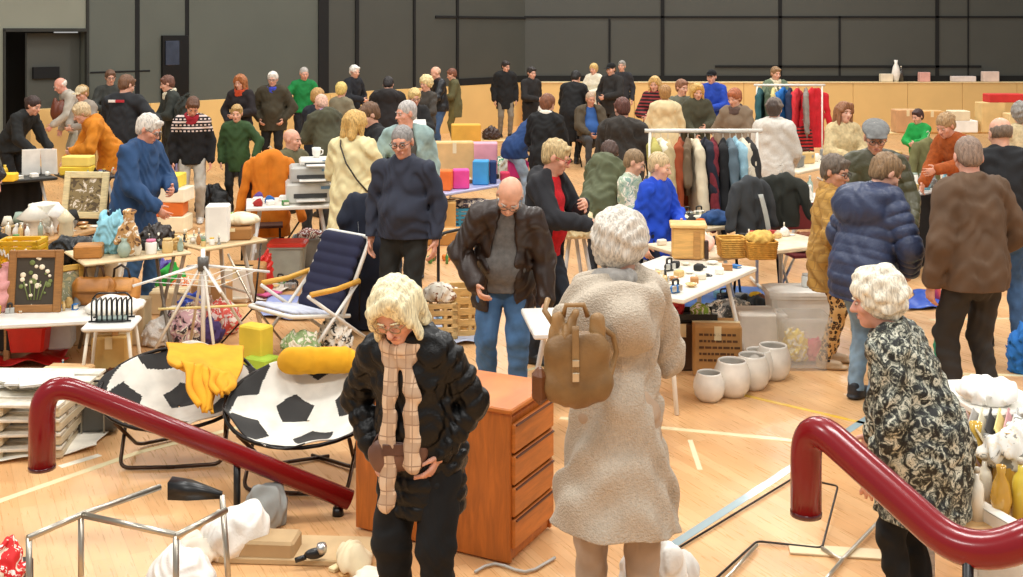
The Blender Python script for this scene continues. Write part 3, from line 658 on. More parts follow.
PH('grey haired man with glasses in navy zip sweater facing the camera', 405, 127, 1.70, -16, H=1.73, lean=2, head=(12, 2, -4), arms=('down', 'down'), fat=1.2, skin='#d3977c', hair=('crop', '#8f8a86'), glasses='#2b2622',
  top=dict(c='#3b4050', kind='plain', hem=.84, inc=.02, collar=1.3, fold=.012, name='sweater'), under=('#d8d8d8',), legs=dict(c='#26251f'), shoe='#1b1a18')
PH('boy with cropped blond hair in bright blue jacket', 656, 156, 1.40, 48, H=1.42, head=(16, 20, 0), arms=('front', 'down'), fat=.9, hair=('crop', '#cfb488'), skin='#e6b295', top=dict(c='#1f57c8', kind='plain', hem=.66, inc=.03, fold=.012), legs=dict(c='#222b46'))
PH('boy with brown crew cut in pale green top beside the blue jacket', 630, 153, 1.36, 66, H=1.38, head=(24, 10, 0), arms=('front', 'front'), fat=.9, hair=('crop', '#8f7452'), skin='#dfaa8b', top=dict(c='#a5b39b', kind='splash', c2='#7f9a8a', hem=.7, inc=.03), legs=dict(c='#3a3f46'))
PH('person in olive parka bending away behind the two boys', 600, 163, 1.18, 152, H=1.5, lean=36, head=(50, 30, 0), arms=('low', 'low'), hair=('mid', '#4a3024'), top=dict(c='#6d7258', kind='plain', hem=.62, inc=.035, hood=2, fold=.014, name='parka'), legs=dict(c='#3c4048'))
PH('woman in navy quilted puffer coat leaning over the far right table', 865, 158, 1.61, 122, H=1.68, lean=16, head=(34, -18, 0), arms=('pocket', 'pocket'), wo=True, fat=1.2, hair=('short', '#8a6d4c'), skin='#dca68c',
  top=dict(c='#49536e', kind='puffer', puff=(.075, .022), hem=.71, inc=.04, hood=3, fold=.005, name='puffer_coat'), legs=dict(c='#8fa6b8', kind='denim'), shoe='#3c3f45')
PH('person with grey hair, glasses and long mustard scarf in dark coat', 827, 160, 1.50, 78, H=1.54, lean=4, head=(14, -30, 0), arms=('pocket', 'pocket'), wo=True, hair=('short', '#6a5c4e'), glasses='#2b2622', skin='#d49a7c',
  top=dict(c='#b58a42', kind='plaid', c2='#8f6c38', hem=.62, inc=.03, name='coat', fold=.012), legs=dict(c='#c69a58', kind='leopard'), shoe='#c2a684', scarf=('#b98a44', 'plaid', '#8c6a3c', .5))
PH('balding grey haired man in brown suede jacket seen from behind', 974, 140, 1.76, 196, H=1.80, lean=4, head=(24, -24, 0), arms=('down', 'pocket'), fat=1.06, skin='#d59a83', hair=('crop', '#8d7665'),
  top=dict(c='#705a46', kind='plain', hem=.79, inc=.035, fold=.007, fr=46, collar=1.3), legs=dict(c='#3c3630', w=1.1), shoe='#1d1a17')
PH('bald man in black jacket standing behind the brown suede jacket', 1003, 117, 1.78, 172, H=1.80, lean=3, head=(14, 10, 0), arms=('front', 'side'), fat=1.2, hair=('fringe', '#7c6a5a'), skin='#d8a286', top=dict(c='#25262a', kind='plain', hem=.78, inc=.035, collar=1.3), legs=dict(c='#4d6a8c', kind='denim'))
PH('man in grey flat cap and olive padded jacket looking down', 872, 123, 1.70, 2, H=1.74, lean=8, head=(16, -14, 0), arms=('low', 'low'), fat=1.2, skin='#d99c80', hair=('crop', '#a39a90'), cap=('flat', '#8d8d8b'), glasses='#544a40',
  top=dict(c='#5c5a44', kind='puffer', puff=(.08, .012), hem=.78, inc=.035, open=.05, fold=.006), under=('#35362f', 'knit'), legs=dict(c='#2d2e2c'))
PH('grey haired man with glasses in blue sports jacket and jeans', 136, 124, 1.62, 72, H=1.74, lean=9, head=(28, 10, 0), arms=('front', 'low'), fat=1.15, skin='#dd9c82', hair=('short', '#d9d0c4'), glasses='#5b5248',
  top=dict(c='#36587f', kind='plain', hem=.60, inc=.035, fold=.012, collar=1.2), legs=dict(c='#46688c', kind='denim', w=1.1), shoe='#1c1c1e')
PH('woman in cream wool coat with thin shoulder strap, seen from behind', 353, 113, 1.66, 168, H=1.68, head=(12, -24, 0), arms=('front', 'front'), wo=True, fat=1.15, hair=('bob', '#d2a860'), top=dict(c='#ece0b4', kind='plain', hem=.5, inc=.035, flare=1.2, name='coat', fold=.012), legs=dict(c='#3a3232'))
PH('brown haired man in black jacket talking to the cream coat', 378, 104, 1.68, -62, H=1.72, lean=6, head=(24, 0, 0), arms=('phone', 'front'), hair=('short', '#6a4a30'), top=dict(c='#1f1f22', kind='plain', hem=.76, inc=.03, open=.04), under=('#d8d4cc',), legs=dict(c='#22242a'))
PH('grey haired man in pale denim jacket turning his head', 408, 103, 1.72, 8, H=1.76, head=(6, -62, 0), arms=('down', 'pocket'), fat=1.0, skin='#dd9f86', hair=('crop', '#b9b2ac'), top=dict(c='#9fb3b0', kind='denim', hem=.78, inc=.03, open=.09), under=('#67645f', 'knit'), legs=dict(c='#394654', kind='denim'))
PH('person in dark grey hooded top standing with their back turned', 622, 102, 1.66, 158, H=1.72, lean=6, head=(22, 34, 0), arms=('front', 'front'), fat=1.3, hair=('short', '#5c3226'), top=dict(c='#4a4540', kind='knit', hem=.8, inc=.035, hood=2, name='hooded_top', fold=.012), legs=dict(c='#2c2e34'))
PH('person in black fleece with cream hood and brown hair', 545, 98, 1.60, 168, H=1.66, lean=10, head=(20, -20, 0), arms=('low', 'low'), wo=True, hair=('mid', '#7a4a30'), top=dict(c='#141416', kind='plain', hem=.62, inc=.04, hood=0, name='fleece', fold=.012), legs=dict(c='#1d1d20'), scarf=('#ece4d4', 'fleece', None, 0))
PH('person in blue jacket and pale jeans stooping left of the black fleece', 521, 108, 1.42, 108, H=1.66, lean=42, head=(20, 20, 0), arms=('low', 'low'), hair=('short', '#e6dccb'), top=dict(c='#2c4f80', kind='plain', hem=.78, inc=.03), legs=dict(c='#9eb0c0', kind='denim'))
PH('boy in dark green sweater with blue chest band', 237, 107, 1.42, 4, H=1.44, head=(10, 0, 0), arms=('side', 'down'), hair=('short', '#b58f54'), skin='#e3ac90', top=dict(c='#3d5a30', kind='plain', hem=.66, inc=.03, name='sweater', collar=1.3), legs=dict(c='#2c2b28'))
PH('teenager in black patterned sweater and light grey trousers, head bowed', 192, 103, 1.52, 14, H=1.62, lean=5, head=(38, 8, 4), arms=('down', 'down'), hair=('short', '#5f3d28'), skin='#d99b82', top=dict(c='#17151a', kind='nordic', c2='#d8c4bc', sc=1.16, hem=.78, inc=.03, name='sweater'), legs=dict(c='#b9b4aa', w=1.1), shoe='#c9c4bc', scarf=('#a52a3a', 'knit', None, 0))
PH('bald man in olive jacket sitting behind the printer table', 290, 134, 1.26, 52, H=1.72, sit=True, head=(8, 24, 0), arms=('lap', 'lap'), hair=('none', '#7a6a58'), skin='#d8a288', top=dict(c='#6f6a4e', kind='plain', inc=.03), under=('#b4aca0',), legs=dict(c='#3c3b38'))
PH('person in mustard yellow jacket bending over the yellow boxes', 106, 101, 1.55, -58, H=1.66, lean=32, head=(28, -8, 0), arms=('front', 'low'), hair=('mid', '#c9b088'), top=dict(c='#d08a1c', kind='plain', hem=.66, inc=.04, hood=1, fold=.012), legs=dict(c='#5a4a36'))
PH('dark haired person in black jacket bent over the black table', 14, 103, 1.46, 74, H=1.70, lean=34, head=(22, 0, 0), arms=('low', 'low'), hair=('tied', '#3a2620'), skin='#dba48a', top=dict(c='#242523', kind='plain', hem=.8, inc=.03), legs=dict(c='#1d1d1d'))
PH('man with pinkish bald head in light grey jacket leaning sideways', 76, 86, 1.52, -52, H=1.76, lean=24, head=(28, 0, 0), arms=('low', 'down'), hair=('fringe', '#e8ddd0'), skin='#dd9d88', top=dict(c='#bdb6aa', kind='plain', hem=.72, inc=.03), legs=dict(c='#aaa698'))
PH('woman in peaked cap beside the leaning man in light grey', 88, 94, 1.48, -30, H=1.64, lean=10, head=(20, 10, 0), wo=True, arms=('front', 'front'), hair=('tied', '#a88450'), cap=('peak', '#d8c8a8'), top=dict(c='#a69c90', kind='plain', hem=.7, inc=.03), legs=dict(c='#4a4642'))
PH('man in black jacket with white and red shoulder stripe', 124, 73, 1.88, 172, H=1.88, head=(22, -30, 0), arms=('front', 'side'), fat=1.2, hair=('short', '#6e4c34'), top=dict(c='#2b2d31', kind='plain', hem=.8, inc=.035, collar=1.3), legs=dict(c='#26282c'))
PH('man standing behind the shoulder stripe jacket, face turned to camera', 110, 70, 1.76, 20, H=1.78, head=(12, 10, 0), arms=('front', 'front'), hair=('short', '#6a4a36'), glasses='#4a3a30', top=dict(c='#4a4c48', kind='plain', hem=.8), legs=dict(c='#2c2c2c'))
PH('man with dark grey jacket, pale fur hood and rucksack straps', 174, 75, 1.74, -60, H=1.76, lean=8, head=(16, -10, 0), arms=('front', 'low'), hair=('short', '#6b4434'), top=dict(c='#3e423c', kind='plain', hem=.72, inc=.035), legs=dict(c='#33342f'), scarf=('#d9d2b8', 'fleece', None, 0))
PH('woman with long auburn hair, orange scarf and dark jacket', 241, 75, 1.70, -10, H=1.72, wo=True, head=(14, -6, 0), arms=('front', 'pocket'), hair=('long', '#a8683c'), top=dict(c='#2c2225', kind='plain', hem=.6, inc=.03), legs=dict(c='#23211f'), scarf=('#c4552e', 'knit', None, 0))
PH('white haired man in olive jacket with blue scarf, hands in pockets', 273, 73, 1.72, 2, H=1.76, head=(8, 0, 0), arms=('pocket', 'pocket'), fat=1.15, hair=('short', '#e4ddd2'), top=dict(c='#4e4632', kind='plain', hem=.72, inc=.04), legs=dict(c='#241f1a'), scarf=('#4a55b8', 'knit', None, 0), glasses='#5a4a3c')
PH('balding person in green top with white sleeves', 303, 67, 1.74, 26, H=1.76, lean=6, head=(10, 0, 0), arms=('pocket', 'side'), hair=('crop', '#b4aca4'), skin='#d59a82', top=dict(c='#158a4c', kind='plain', hem=.84, inc=.03, name='sweater'), legs=dict(c='#1f2024'))
PH('white haired man in black suit jacket seen from the side', 352, 66, 1.74, 58, H=1.78, lean=5, head=(10, -10, 0), arms=('pocket', 'front'), hair=('short', '#e9e4dc'), top=dict(c='#22252e', kind='plain', hem=.7, inc=.03), legs=dict(c='#2a2c33'))
PH('woman with dark blond hair in navy coat behind the cream coat', 317, 91, 1.60, 160, H=1.64, wo=True, head=(10, 0, 0), arms=('front', 'front'), hair=('mid', '#b58a50'), top=dict(c='#252c38', kind='plain', hem=.55, inc=.03, name='coat'), legs=dict(c='#26282c'))
PH('person with grey hood and lilac collar stooping left of the cream coat', 328, 104, 1.48, -140, H=1.64, lean=16, head=(24, 0, 0), arms=('front', 'low'), fat=1.15, skin='#dba08c', hair=('crop', '#e0b49c'), top=dict(c='#5b5a45', kind='plain', hem=.6, inc=.04, hood=2), legs=dict(c='#3b3630'), scarf=('#b9a0cc', 'knit', None, 0))
PH('blond haired woman between the navy coat and the suit jacket', 341, 93, 1.46, 150, H=1.63, wo=True, head=(8, 20, 0), arms=('front', 'front'), hair=('mid', '#dcc070'), top=dict(c='#8e8670', kind='plain', hem=.6, inc=.03), legs=dict(c='#33302c'))
PH('person in long black hooded coat seen from behind', 387, 79, 1.66, 176, H=1.72, lean=8, head=(34, 0, 0), arms=('front', 'front'), fat=1.3, hair=('short', '#231b1a'), top=dict(c='#2a2322', kind='plain', hem=.4, inc=.05, hood=2, flare=1.2, name='coat'), legs=dict(c='#201c1c'))
PH('woman with glasses in black jacket holding a white paper', 414, 91, 1.58, 12, H=1.62, wo=True, head=(16, 10, 0), arms=('phone', 'front'), hair=('mid', '#d6b878'), glasses='#6b5a48', top=dict(c='#211e1e', kind='plain', hem=.7, inc=.03, open=.04), under=('#e4ddd0',), legs=dict(c='#26262a'))
PH('man in black leather jacket and blue jeans facing left', 440, 67, 1.72, -66, H=1.76, lean=6, head=(22, 0, 0), arms=('phone', 'front'), skin='#dfa98e', hair=('fringe', '#caa98c'), top=dict(c='#22242a', kind='leather', hem=.82, inc=.035), legs=dict(c='#4b6484', kind='denim'))
PH('person in olive coat and olive trousers behind the leather jacket', 455, 69, 1.62, -80, H=1.64, lean=4, head=(20, 0, 0), arms=('front', 'pocket'), hair=('short', '#7c4a34'), top=dict(c='#6e6a48', kind='plain', hem=.62, inc=.035, name='coat'), legs=dict(c='#746a3c'))
PH('small person with fair curly hair behind the woman with white paper', 427, 86, 1.5, -40, H=1.68, wo=True, head=(10, 0, 0), arms=('front', 'front'), hair=('curly', '#e3cf98'), top=dict(c='#57514a', kind='plain', hem=.7), legs=dict(c='#2e2c2c'))
PH('man in black coat and grey trousers alone by the wooden wall', 505, 61, 1.74, 12, H=1.76, head=(14, 24, 0), arms=('down', 'down'), hair=('short', '#2b201c'), top=dict(c='#1b1b1d', kind='plain', hem=.62, inc=.04, name='coat'), legs=dict(c='#8d8578'), shoe='#3a2c24')
PH('person in charcoal jacket beside the man with grey trousers', 531, 67, 1.70, 40, H=1.72, head=(10, -10, 0), arms=('down', 'front'), hair=('short', '#2a2320'), top=dict(c='#2b2726', kind='plain', hem=.6, inc=.03), legs=dict(c='#231f1e'))
PH('hunched person in long black coat next to the cream jacket', 572, 73, 1.66, 150, H=1.74, lean=12, head=(36, 0, 0), arms=('front', 'front'), fat=1.15, hair=('short', '#17120f'), top=dict(c='#17171a', kind='plain', hem=.4, inc=.04, name='coat'), legs=dict(c='#17171a'))
PH('blond woman in cream jacket beside the man in dark cap', 594, 64, 1.68, -30, H=1.70, wo=True, head=(6, 0, 0), arms=('front', 'front'), hair=('mid', '#d8b470'), top=dict(c='#e4ddc6', kind='fleece', hem=.7, inc=.035), legs=dict(c='#8a7c6a'))
PH('man in black cap and dark jacket facing left', 612, 60, 1.84, -46, H=1.8, head=(10, 0, 0), arms=('front', 'pocket'), hair=('crop', '#5a4632'), cap=('peak', '#1a1a1b'), fat=1.15, top=dict(c='#33302e', kind='plain', hem=.7, inc=.035), legs=dict(c='#3b3630'))
PH('grey haired man half hidden behind the dark cap man', 622, 66, 1.62, -20, H=1.76, head=(0, 0, 0), arms=('down', 'down'), hair=('short', '#9a958e'), top=dict(c='#3c3c40', kind='plain', hem=.7), legs=dict(c='#2c2c30'))
PH('man in blue shirt and open olive jacket sitting with folded hands', 590, 94, 1.30, 10, H=1.74, sit=True, head=(10, 10, 0), arms=('lap', 'lap'), fat=1.2, skin='#cf9478', hair=('crop', '#b59a80'), top=dict(c='#5d5240', kind='plain', inc=.04, open=.12), under=('#3a66a0',), legs=dict(c='#4e4e50'))
PH('woman in black and red striped jacket with fair hair', 655, 77, 1.68, -30, H=1.70, wo=True, head=(8, 10, 0), arms=('front', 'front'), hair=('long', '#cfa868'), top=dict(c='#1c1416', kind='stripe', c2='#8c3030', hem=.7, inc=.035), legs=dict(c='#1d1c1f'))
PH('person in cream hooded jacket with brown hair, back turned', 665, 88, 1.60, 172, H=1.64, wo=True, head=(6, 0, 0), arms=('front', 'front'), fat=1.1, hair=('mid', '#a87c48'), top=dict(c='#e2d2ac', kind='plain', hem=.74, inc=.04, hood=2), legs=dict(c='#4a4038'))
PH('person in grey green coat behind the cream hooded jacket', 681, 80, 1.68, 10, H=1.7, head=(8, 20, 0), arms=('front', 'front'), hair=('short', '#8a5c40'), top=dict(c='#77786a', kind='plain', hem=.6), legs=dict(c='#33322e'))
PH('woman with long wavy blond hair in olive coat at the clothes rack', 697, 84, 1.64, 14, H=1.66, wo=True, head=(14, -10, 0), arms=('front', 'low'), hair=('long', '#cfa45a'), top=dict(c='#55523e', kind='plain', hem=.55, inc=.04, name='coat'), legs=dict(c='#2c2a26'))
PH('man in black cap with bright blue jacket behind the rack', 712, 70, 1.74, -20, H=1.76, head=(6, -10, 0), arms=('front', 'front'), hair=('crop', '#33281f'), cap=('peak', '#15161a'), top=dict(c='#2753b4', kind='plain', hem=.6, inc=.035), legs=dict(c='#23252c'))
PH('person in taupe coat with auburn hair behind the clothes rack', 736, 91, 1.62, -24, H=1.66, wo=True, head=(18, -20, 0), arms=('low', 'pocket'), hair=('mid', '#a8603c'), top=dict(c='#8e7c68', kind='plain', hem=.5, inc=.035, name='coat'), legs=dict(c='#231f20'), scarf=('#6b5850', 'knit', None, 0))
PH('person in white fleece coat and grey beanie, seen from behind', 774, 103, 1.62, 156, H=1.68, wo=True, head=(6, 0, 0), arms=('low', 'low'), fat=1.12, hair=('mid', '#4a3c34'), cap=('beanie', '#8b8078'), top=dict(c='#d9d3c8', kind='fleece', hem=.5, inc=.04, hood=1, flare=1.15, name='coat'), legs=dict(c='#4a4644'))
PH('person with fair scarf between the coats on the far rack', 775, 67, 1.74, 10, H=1.76, head=(10, 10, 0), arms=('front', 'front'), hair=('short', '#8d6c48'), top=dict(c='#7c8a72', kind='plain', hem=.6, inc=.03), legs=dict(c='#3a3a36'), scarf=('#d8cfb4', 'knit', None, .2))
PH('smiling woman with long brown hair in beige sweater', 843, 109, 1.52, 12, H=1.60, wo=True, head=(0, 6, 6), arms=('front', 'front'), hair=('long', '#8e5c38'), skin='#e0a88e', top=dict(c='#d6c49c', kind='knit', hem=.8, inc=.035, name='sweater'), legs=dict(c='#4a4a50'))
PH('child with dark hair in bright green sweater', 919, 112, 1.24, -50, H=1.26, head=(16, -10, 0), arms=('reach', 'front'), hair=('short', '#3b1f1a'), top=dict(c='#1ba352', kind='plain', hem=.62, inc=.03, name='sweater'), legs=dict(c='#2c2f3a'))
PH('person with tied fair hair in rust sweater bending over the clothes', 962, 117, 1.54, -60, H=1.68, lean=26, head=(26, 0, 0), wo=True, arms=('reach', 'low'), hair=('tied', '#a8865c'), skin='#d79a80', top=dict(c='#b0622a', kind='knit', hem=.78, inc=.03, name='sweater'), legs=dict(c='#3a3430'))
PH('person with grey curly hair in cream top at the picture edge', 1022, 104, 1.66, 176, H=1.68, wo=True, head=(6, 0, 0), arms=('front', 'front'), hair=('curly', '#8d8880'), top=dict(c='#d8c8a4', kind='knit', hem=.7, inc=.03), legs=dict(c='#44403c'))
PH('person in dark grey puffer jacket stooping at the left picture edge', -64, 178, 1.39, 118, H=1.66, lean=38, head=(36, 0, 0), arms=('back', 'back'), hair=('short', '#2c2622'), top=dict(c='#3c4040', kind='puffer', puff=(.08, .013), hem=.78, inc=.035), legs=dict(c='#23262a'))
for o in list(COL.objects):
    if o.get('label', '').startswith('woman in cream wool coat'):
        MB().tube([(.1, .06, 1.42), (.07, .15, 1.36), (.0, .185, 1.2), (-.1, .175, 1.05), (-.19, .1, .92)], .008, 6).build('shoulder_strap', M('#3a2e26', 'leather'), o)
# shoulder stripe of the black jacket
for o in list(COL.objects):
    if o.get('label') == 'man in black jacket with white and red shoulder stripe':
        s_ = 1.88/1.7
        MB().box((.09, .155, 1.37*s_), (.1, .02, .035)).build('white_stripe', M('#eeeae2', 'plain'), o); MB().box((-.02, .155, 1.37*s_), (.12, .02, .035)).build('red_stripe', M('#c23a44', 'plain'), o)
# ------------------------------------------------------------------ makers of goods: every maker returns one thing
def V3(p): return Vector((p[0], p[1], p[2] if len(p) > 2 else 0))
STEEL, WHITE, BLACK = M('#c9c9c6', 'metal'), M('#ece9e2', 'plastic'), M('#151516', 'plastic')
def table(label, fl, fr, depth, z=.75, top='#ece6da', leg='#d8d6d0', kind='plastic', group=None, shape='A', th=.035, cat='table', name='folding_table'):
    A = G(*fl, z); B = G(*fr, z); d = B-A; L = d.length; rz = math.atan2(d.y, d.x); n = Vector((-math.sin(rz), math.cos(rz), 0))
    c = (A+B)/2+n*depth/2; t = thing(name, label, cat, (c.x, c.y, 0), rz, group)
    MB().box((0, 0, z-th/2), (L, depth, th), ch=.008).build('table_top', M(top, kind), t)
    h = z-th; x0 = L/2-.12; y0 = depth/2-.06
    for sx in (-1, 1):
        if shape == 'A':
            for sy in (-1, 1): MB().tube([(sx*(x0-.02), sy*y0*.6, h), (sx*(x0+.1), sy*y0, .0)], .017, 6).build('leg', M(leg, 'plastic'), t)
            MB().tube([(sx*(x0+.03), -y0*.8, h*.42), (sx*(x0+.03), y0*.8, h*.42)], .011, 6).build('leg_brace', M(leg, 'plastic'), t)
        elif shape == 'X':
            for sy in (-1, 1): MB().tube([(sx*x0, -y0*sy, h), (sx*(x0+.02*sy), y0*sy, .0)], .014, 6).build('leg', M(leg, 'plastic'), t)
        else:
            for sy in (-1, 1): MB().box((sx*x0, sy*y0, h/2), (.045, .045, h)).build('leg', M(leg, 'wood'), t)
    t['_z'] = z
    TAB[label] = (c, rz, L, depth, z); del t['_z']
    return label
TAB = {}
def on(tb, u, v, z=None):        # point on a table: u along its front edge 0..1, v from the front edge back
    c, rz, L, dp, h = TAB[tb]; x = (u-.5)*L; y = (v-.5)*dp
    return Vector((c.x+x*math.cos(rz)-y*math.sin(rz), c.y+x*math.sin(rz)+y*math.cos(rz), h if z is None else z)), rz
def carton(label, loc, d, rz=0, col='#c89a62', flaps=0, tape=True, group=None, name='cardboard_box', kind='card', cat='box', inside=None, z0=None):
    t = thing(name, label, cat, loc, rz, group); w, l, h = d; m = M(col, kind)
    mb = MB()
    if flaps:
        th = .012
        mb.box((0, 0, th/2), (w, l, th)); 
        for s in (-1, 1): mb.box((s*(w/2-th/2), 0, h/2), (th, l, h)).box((0, s*(l/2-th/2), h/2), (w-2*th, th, h))
        mb.build('box_body', m, t)
        for s in (-1, 1): MB().box((s*(w/2+.06), 0, h-.01), (.14, l*.96, .006), R=rot3(0, s*(.7), 0)).build('flap', m, t)
        for s in (-1, 1): MB().box((0, s*(l/2+.04), h-.02), (w*.96, .12, .006), R=rot3(-s*(.9), 0, 0)).build('flap', m, t)
    else:
        mb.box((0, 0, h/2), (w, l, h)).build('box_body', m, t)
        if tape: MB().box((0, 0, h+.001), (w*1.002, .05, .003)).box((0, -l/2-.001, h*.86), (.05, .003, h*.28)).build('tape', M('#e2cfa4', 'plastic'), t)
    return t
def crate(label, loc, d, rz=0, col='#2f7fb6', group=None, name='plastic_crate', kind='plastic', rows=4, cat='crate'):
    t = thing(name, label, cat, loc, rz, group); w, l, h = d; m = M(col, kind); th = .018; mb = MB().box((0, 0, .012), (w, l, .024)); rh = h/(rows+.5)
    for i in range(rows+1):
        z = min(h-rh*.3, rh*.45+i*rh*.98); hh = rh*.62
        for s in (-1, 1): mb.box((0, s*(l/2-th/2), z), (w, th, hh)); mb.box((s*(w/2-th/2), 0, z), (th, l, hh))
    for sx in (-1, 1):
        for sy in (-1, 1): mb.box((sx*(w/2-.025), sy*(l/2-.025), h/2), (.05, .05, h))
        mb.box((sx*w*.18, -l/2+th/2, h/2), (.03, th*.9, h)); mb.box((sx*w*.18, l/2-th/2, h/2), (.03, th*.9, h))
    mb.build('crate_body', m, t); MB().tube(bend([(-w*.5-.012, -.07, h*.8), (-w*.5-.03, 0, h*.8), (-w*.5-.012, .07, h*.8)], .02), .008, 5).build('grip', m, t); return t
def tub(label, loc, d, rz=0, col='#bfc6c4', lid=None, group=None, name='storage_tub', kind='plastic', cat='storage box'):
    t = thing(name, label, cat, loc, rz, group); w, l, h = d; m = M(col, kind); q = .86
    def ring(f, z, e=0): return [(x*(w/2*f+e), y*(l/2*f+e), z) for x, y in ((-1, -.85), (-.85, -1), (.85, -1), (1, -.85), (1, .85), (.85, 1), (-.85, 1), (-1, .85))]
    MB().loft([ring(q, 0), ring(1, h*.93), ring(1, h*.93, .012), ring(1, h, .012), ring(1, h, -.006), ring(q, .02, -.006)], smooth=False).build('tub_body', m, t)
    if lid: MB().loft([ring(1, h-.005, .018), ring(1, h+.022, .018), ring(.92, h+.032)], smooth=False).build('lid', M(lid, 'plastic'), t)
    return t
def lathe_thing(name, label, cat, loc, prof, mat, group=None, extra=None, n=18):
    t = thing(name, label, cat, loc, 0, group); MB().lathe(prof, n=n).build({'pot': 'pot_body'}.get(cat, cat.replace(' ', '_')+'_body'), mat, t)
    for nm, mb, m in extra or []: mb.build(nm, m, t)
    return t
def pot(label, loc, r, h, group=None, col='#e3dcd0'):
    p = [(r*.55, 0), (r*.66, .004), (r*.9, h*.2), (r, h*.48), (r*.95, h*.72), (r*.78, h*.95), (r*.76, h), (r*.70, h), (r*.72, h*.93), (r*.86, h*.72), (r*.86, h*.3), (0.001, h*.24)]
    return lathe_thing('plant_pot', label, 'pot', loc, p, M(col, 'ceramic'), group, [('soil', MB().lathe([(0.001, h*.62), (r*.88, h*.62), (r*.88, h*.6), (.001, h*.6)]), M('#4a4038', 'card'))], 28)
def vase(label, loc, h, col='#e8e2d4', kind='ceramic', group=None, f=.3, name='vase'):
    return lathe_thing(name, label, 'vase', loc, [(.001, 0), (h*f*.5, 0), (h*f*.7, h*.1), (h*f, h*.38), (h*f*.72, h*.68), (h*f*.34, h*.84), (h*f*.46, h), (h*f*.4, h), (h*f*.26, h*.84), (.001, h*.7)], M(col, kind), group)
def bottle(label, loc, h, col='#8aa19a', cap='#c2b9a6', group=None, name='bottle'):
    r = h*.14
    return lathe_thing(name, label, 'bottle', loc, [(.001, 0), (r, 0), (r, h*.6), (r*.8, h*.7), (r*.36, h*.78), (r*.34, h*.92), (.001, h*.92)], M(col, 'gloss'), group, [('bottle_cap', MB().lathe([(.001, h*.91), (r*.42, h*.91), (r*.42, h), (.001, h)], n=12), M(cap, 'plastic'))])
def jar(label, loc, h, col='#d8d4c4', lid='#b23a34', group=None):
    r = h*.38
    return lathe_thing('jar', label, 'jar', loc, [(.001, 0), (r, 0), (r*1.02, h*.1), (r, h*.78), (r*.8, h*.86), (.001, h*.86)], M(col, 'ceramic'), group, [('jar_lid', MB().lathe([(.001, h*.85), (r*.86, h*.85), (r*.86, h), (.001, h)], n=16), M(lid, 'plastic'))])
def cup(label, loc, h, col='#f0ece4', group=None):
    r = h*.45; t = lathe_thing('cup', label, 'cup', loc, [(.001, 0), (r*.6, 0), (r*.9, h*.4), (r, h), (r*.9, h), (r*.8, h*.4), (.001, h*.1)], M(col, 'ceramic'), group)
    MB().tube([(r*.92, 0, h*.8), (r*1.45, 0, h*.72), (r*1.4, 0, h*.4), (r*.86, 0, h*.3)], h*.07, 6).build('cup_handle', M(col, 'ceramic'), t); return t
def bowl(label, loc, r, col='#e4ddcf', group=None, h=None):
    h = h or r*.55
    return lathe_thing('bowl', label, 'bowl', loc, [(.001, 0), (r*.45, 0), (r*.5, .01), (r*.85, h*.5), (r, h), (r*.94, h), (r*.7, h*.4), (.001, h*.16)], M(col, 'ceramic'), group)
def plate(label, loc, r, col='#f0ece2', group=None):
    return lathe_thing('plate', label, 'plate', loc, [(.001, 0), (r*.6, 0), (r, r*.14), (r*.98, r*.17), (r*.58, .012), (.001, .012)], M(col, 'ceramic'), group)
def book(label, loc, d, rz=0, col='#7a4a34', group=None):
    t = thing('book', label, 'book', loc, rz, group); w, l, h = d; m = M(col, 'paper')
    MB().box((0, 0, h-.002), (w, l, .004)).box((0, 0, .002), (w, l, .004)).box((-w/2+.002, 0, h/2), (.004, l, h)).build('book_cover', m, t)
    MB().box((.004, 0, h/2), (w-.012, l-.01, h-.008)).build('pages', M('#e9e0cc', 'paper'), t); return t
def lamp_(label, loc, h, col='#a9825a', shade='#efe3c4', group=None):
    t = thing('table_lamp', label, 'lamp', loc, 0, group); r = h*.17
    MB().lathe([(.001, 0), (r, 0), (r, h*.03), (r*.3, h*.08), (r*.5, h*.25), (r*.25, h*.45), (r*.12, h*.6), (.001, h*.6)]).build('lamp_base', M(col, 'gloss'), t)
    MB().lathe([(r*1.9, h*.55), (r*1.0, h), (r*.96, h), (r*1.84, h*.55)], n=20).build('lamp_shade', M(shade, 'paper'), t); return t
def picture(label, loc, w, h, rz, lean, frame='#8a5a30', paper='#6f6a58', motif=None, group=None, fw=.05, mount=None):
    t = thing('framed_picture', label, 'picture', loc, rz, group); R = rot3(-lean, 0, 0); B = lambda x, y, z: R@np.array((x, y, z))
    mb = MB(); th = .03
    for s in (-1, 1): mb.box(B(s*(w/2-fw/2), 0, h/2), (fw, th, h), R=R); mb.box(B(0, 0, h/2+s*(h/2-fw/2)), (w-2*fw+.002, th, fw), R=R)
    mb.build('picture_frame', M(frame, 'wood'), t)
    MB().box(B(0, .004, h/2), (w-2*fw+.01, .012, h-2*fw+.01), R=R).build('picture_panel', M(paper, 'splash', motif[0] if motif and isinstance(motif[0], str) and motif[0] != 'flowers' else None, 1.0) if motif and motif[0] != 'flowers' else M(paper, 'paper'), t)
    if motif and motif[0] == 'flowers':
        mb = MB(); rr = random.Random(3)
        for i in range(26):
            a = rr.uniform(0, 2*PI); q = rr.uniform(0, .32)*w; s = rr.uniform(.02, .055)*w*2
            mb.cur = 0 if i < 15 else 1; mb.ell(B(math.cos(a)*q, -.004, h*.56+math.sin(a)*q*1.15), (s*.55, .006, s*.5), R, 8, 6)
        for i in range(5): mb.cur = 1; mb.tube([B((i-2)*.02, -.004, h*.2), B((i-2)*.04, -.005, h*.5)], .005, 5)
        mb.build('painted_flowers', [M('#efe0c4', 'paper'), M('#6f7a44', 'paper')], t)
    return t
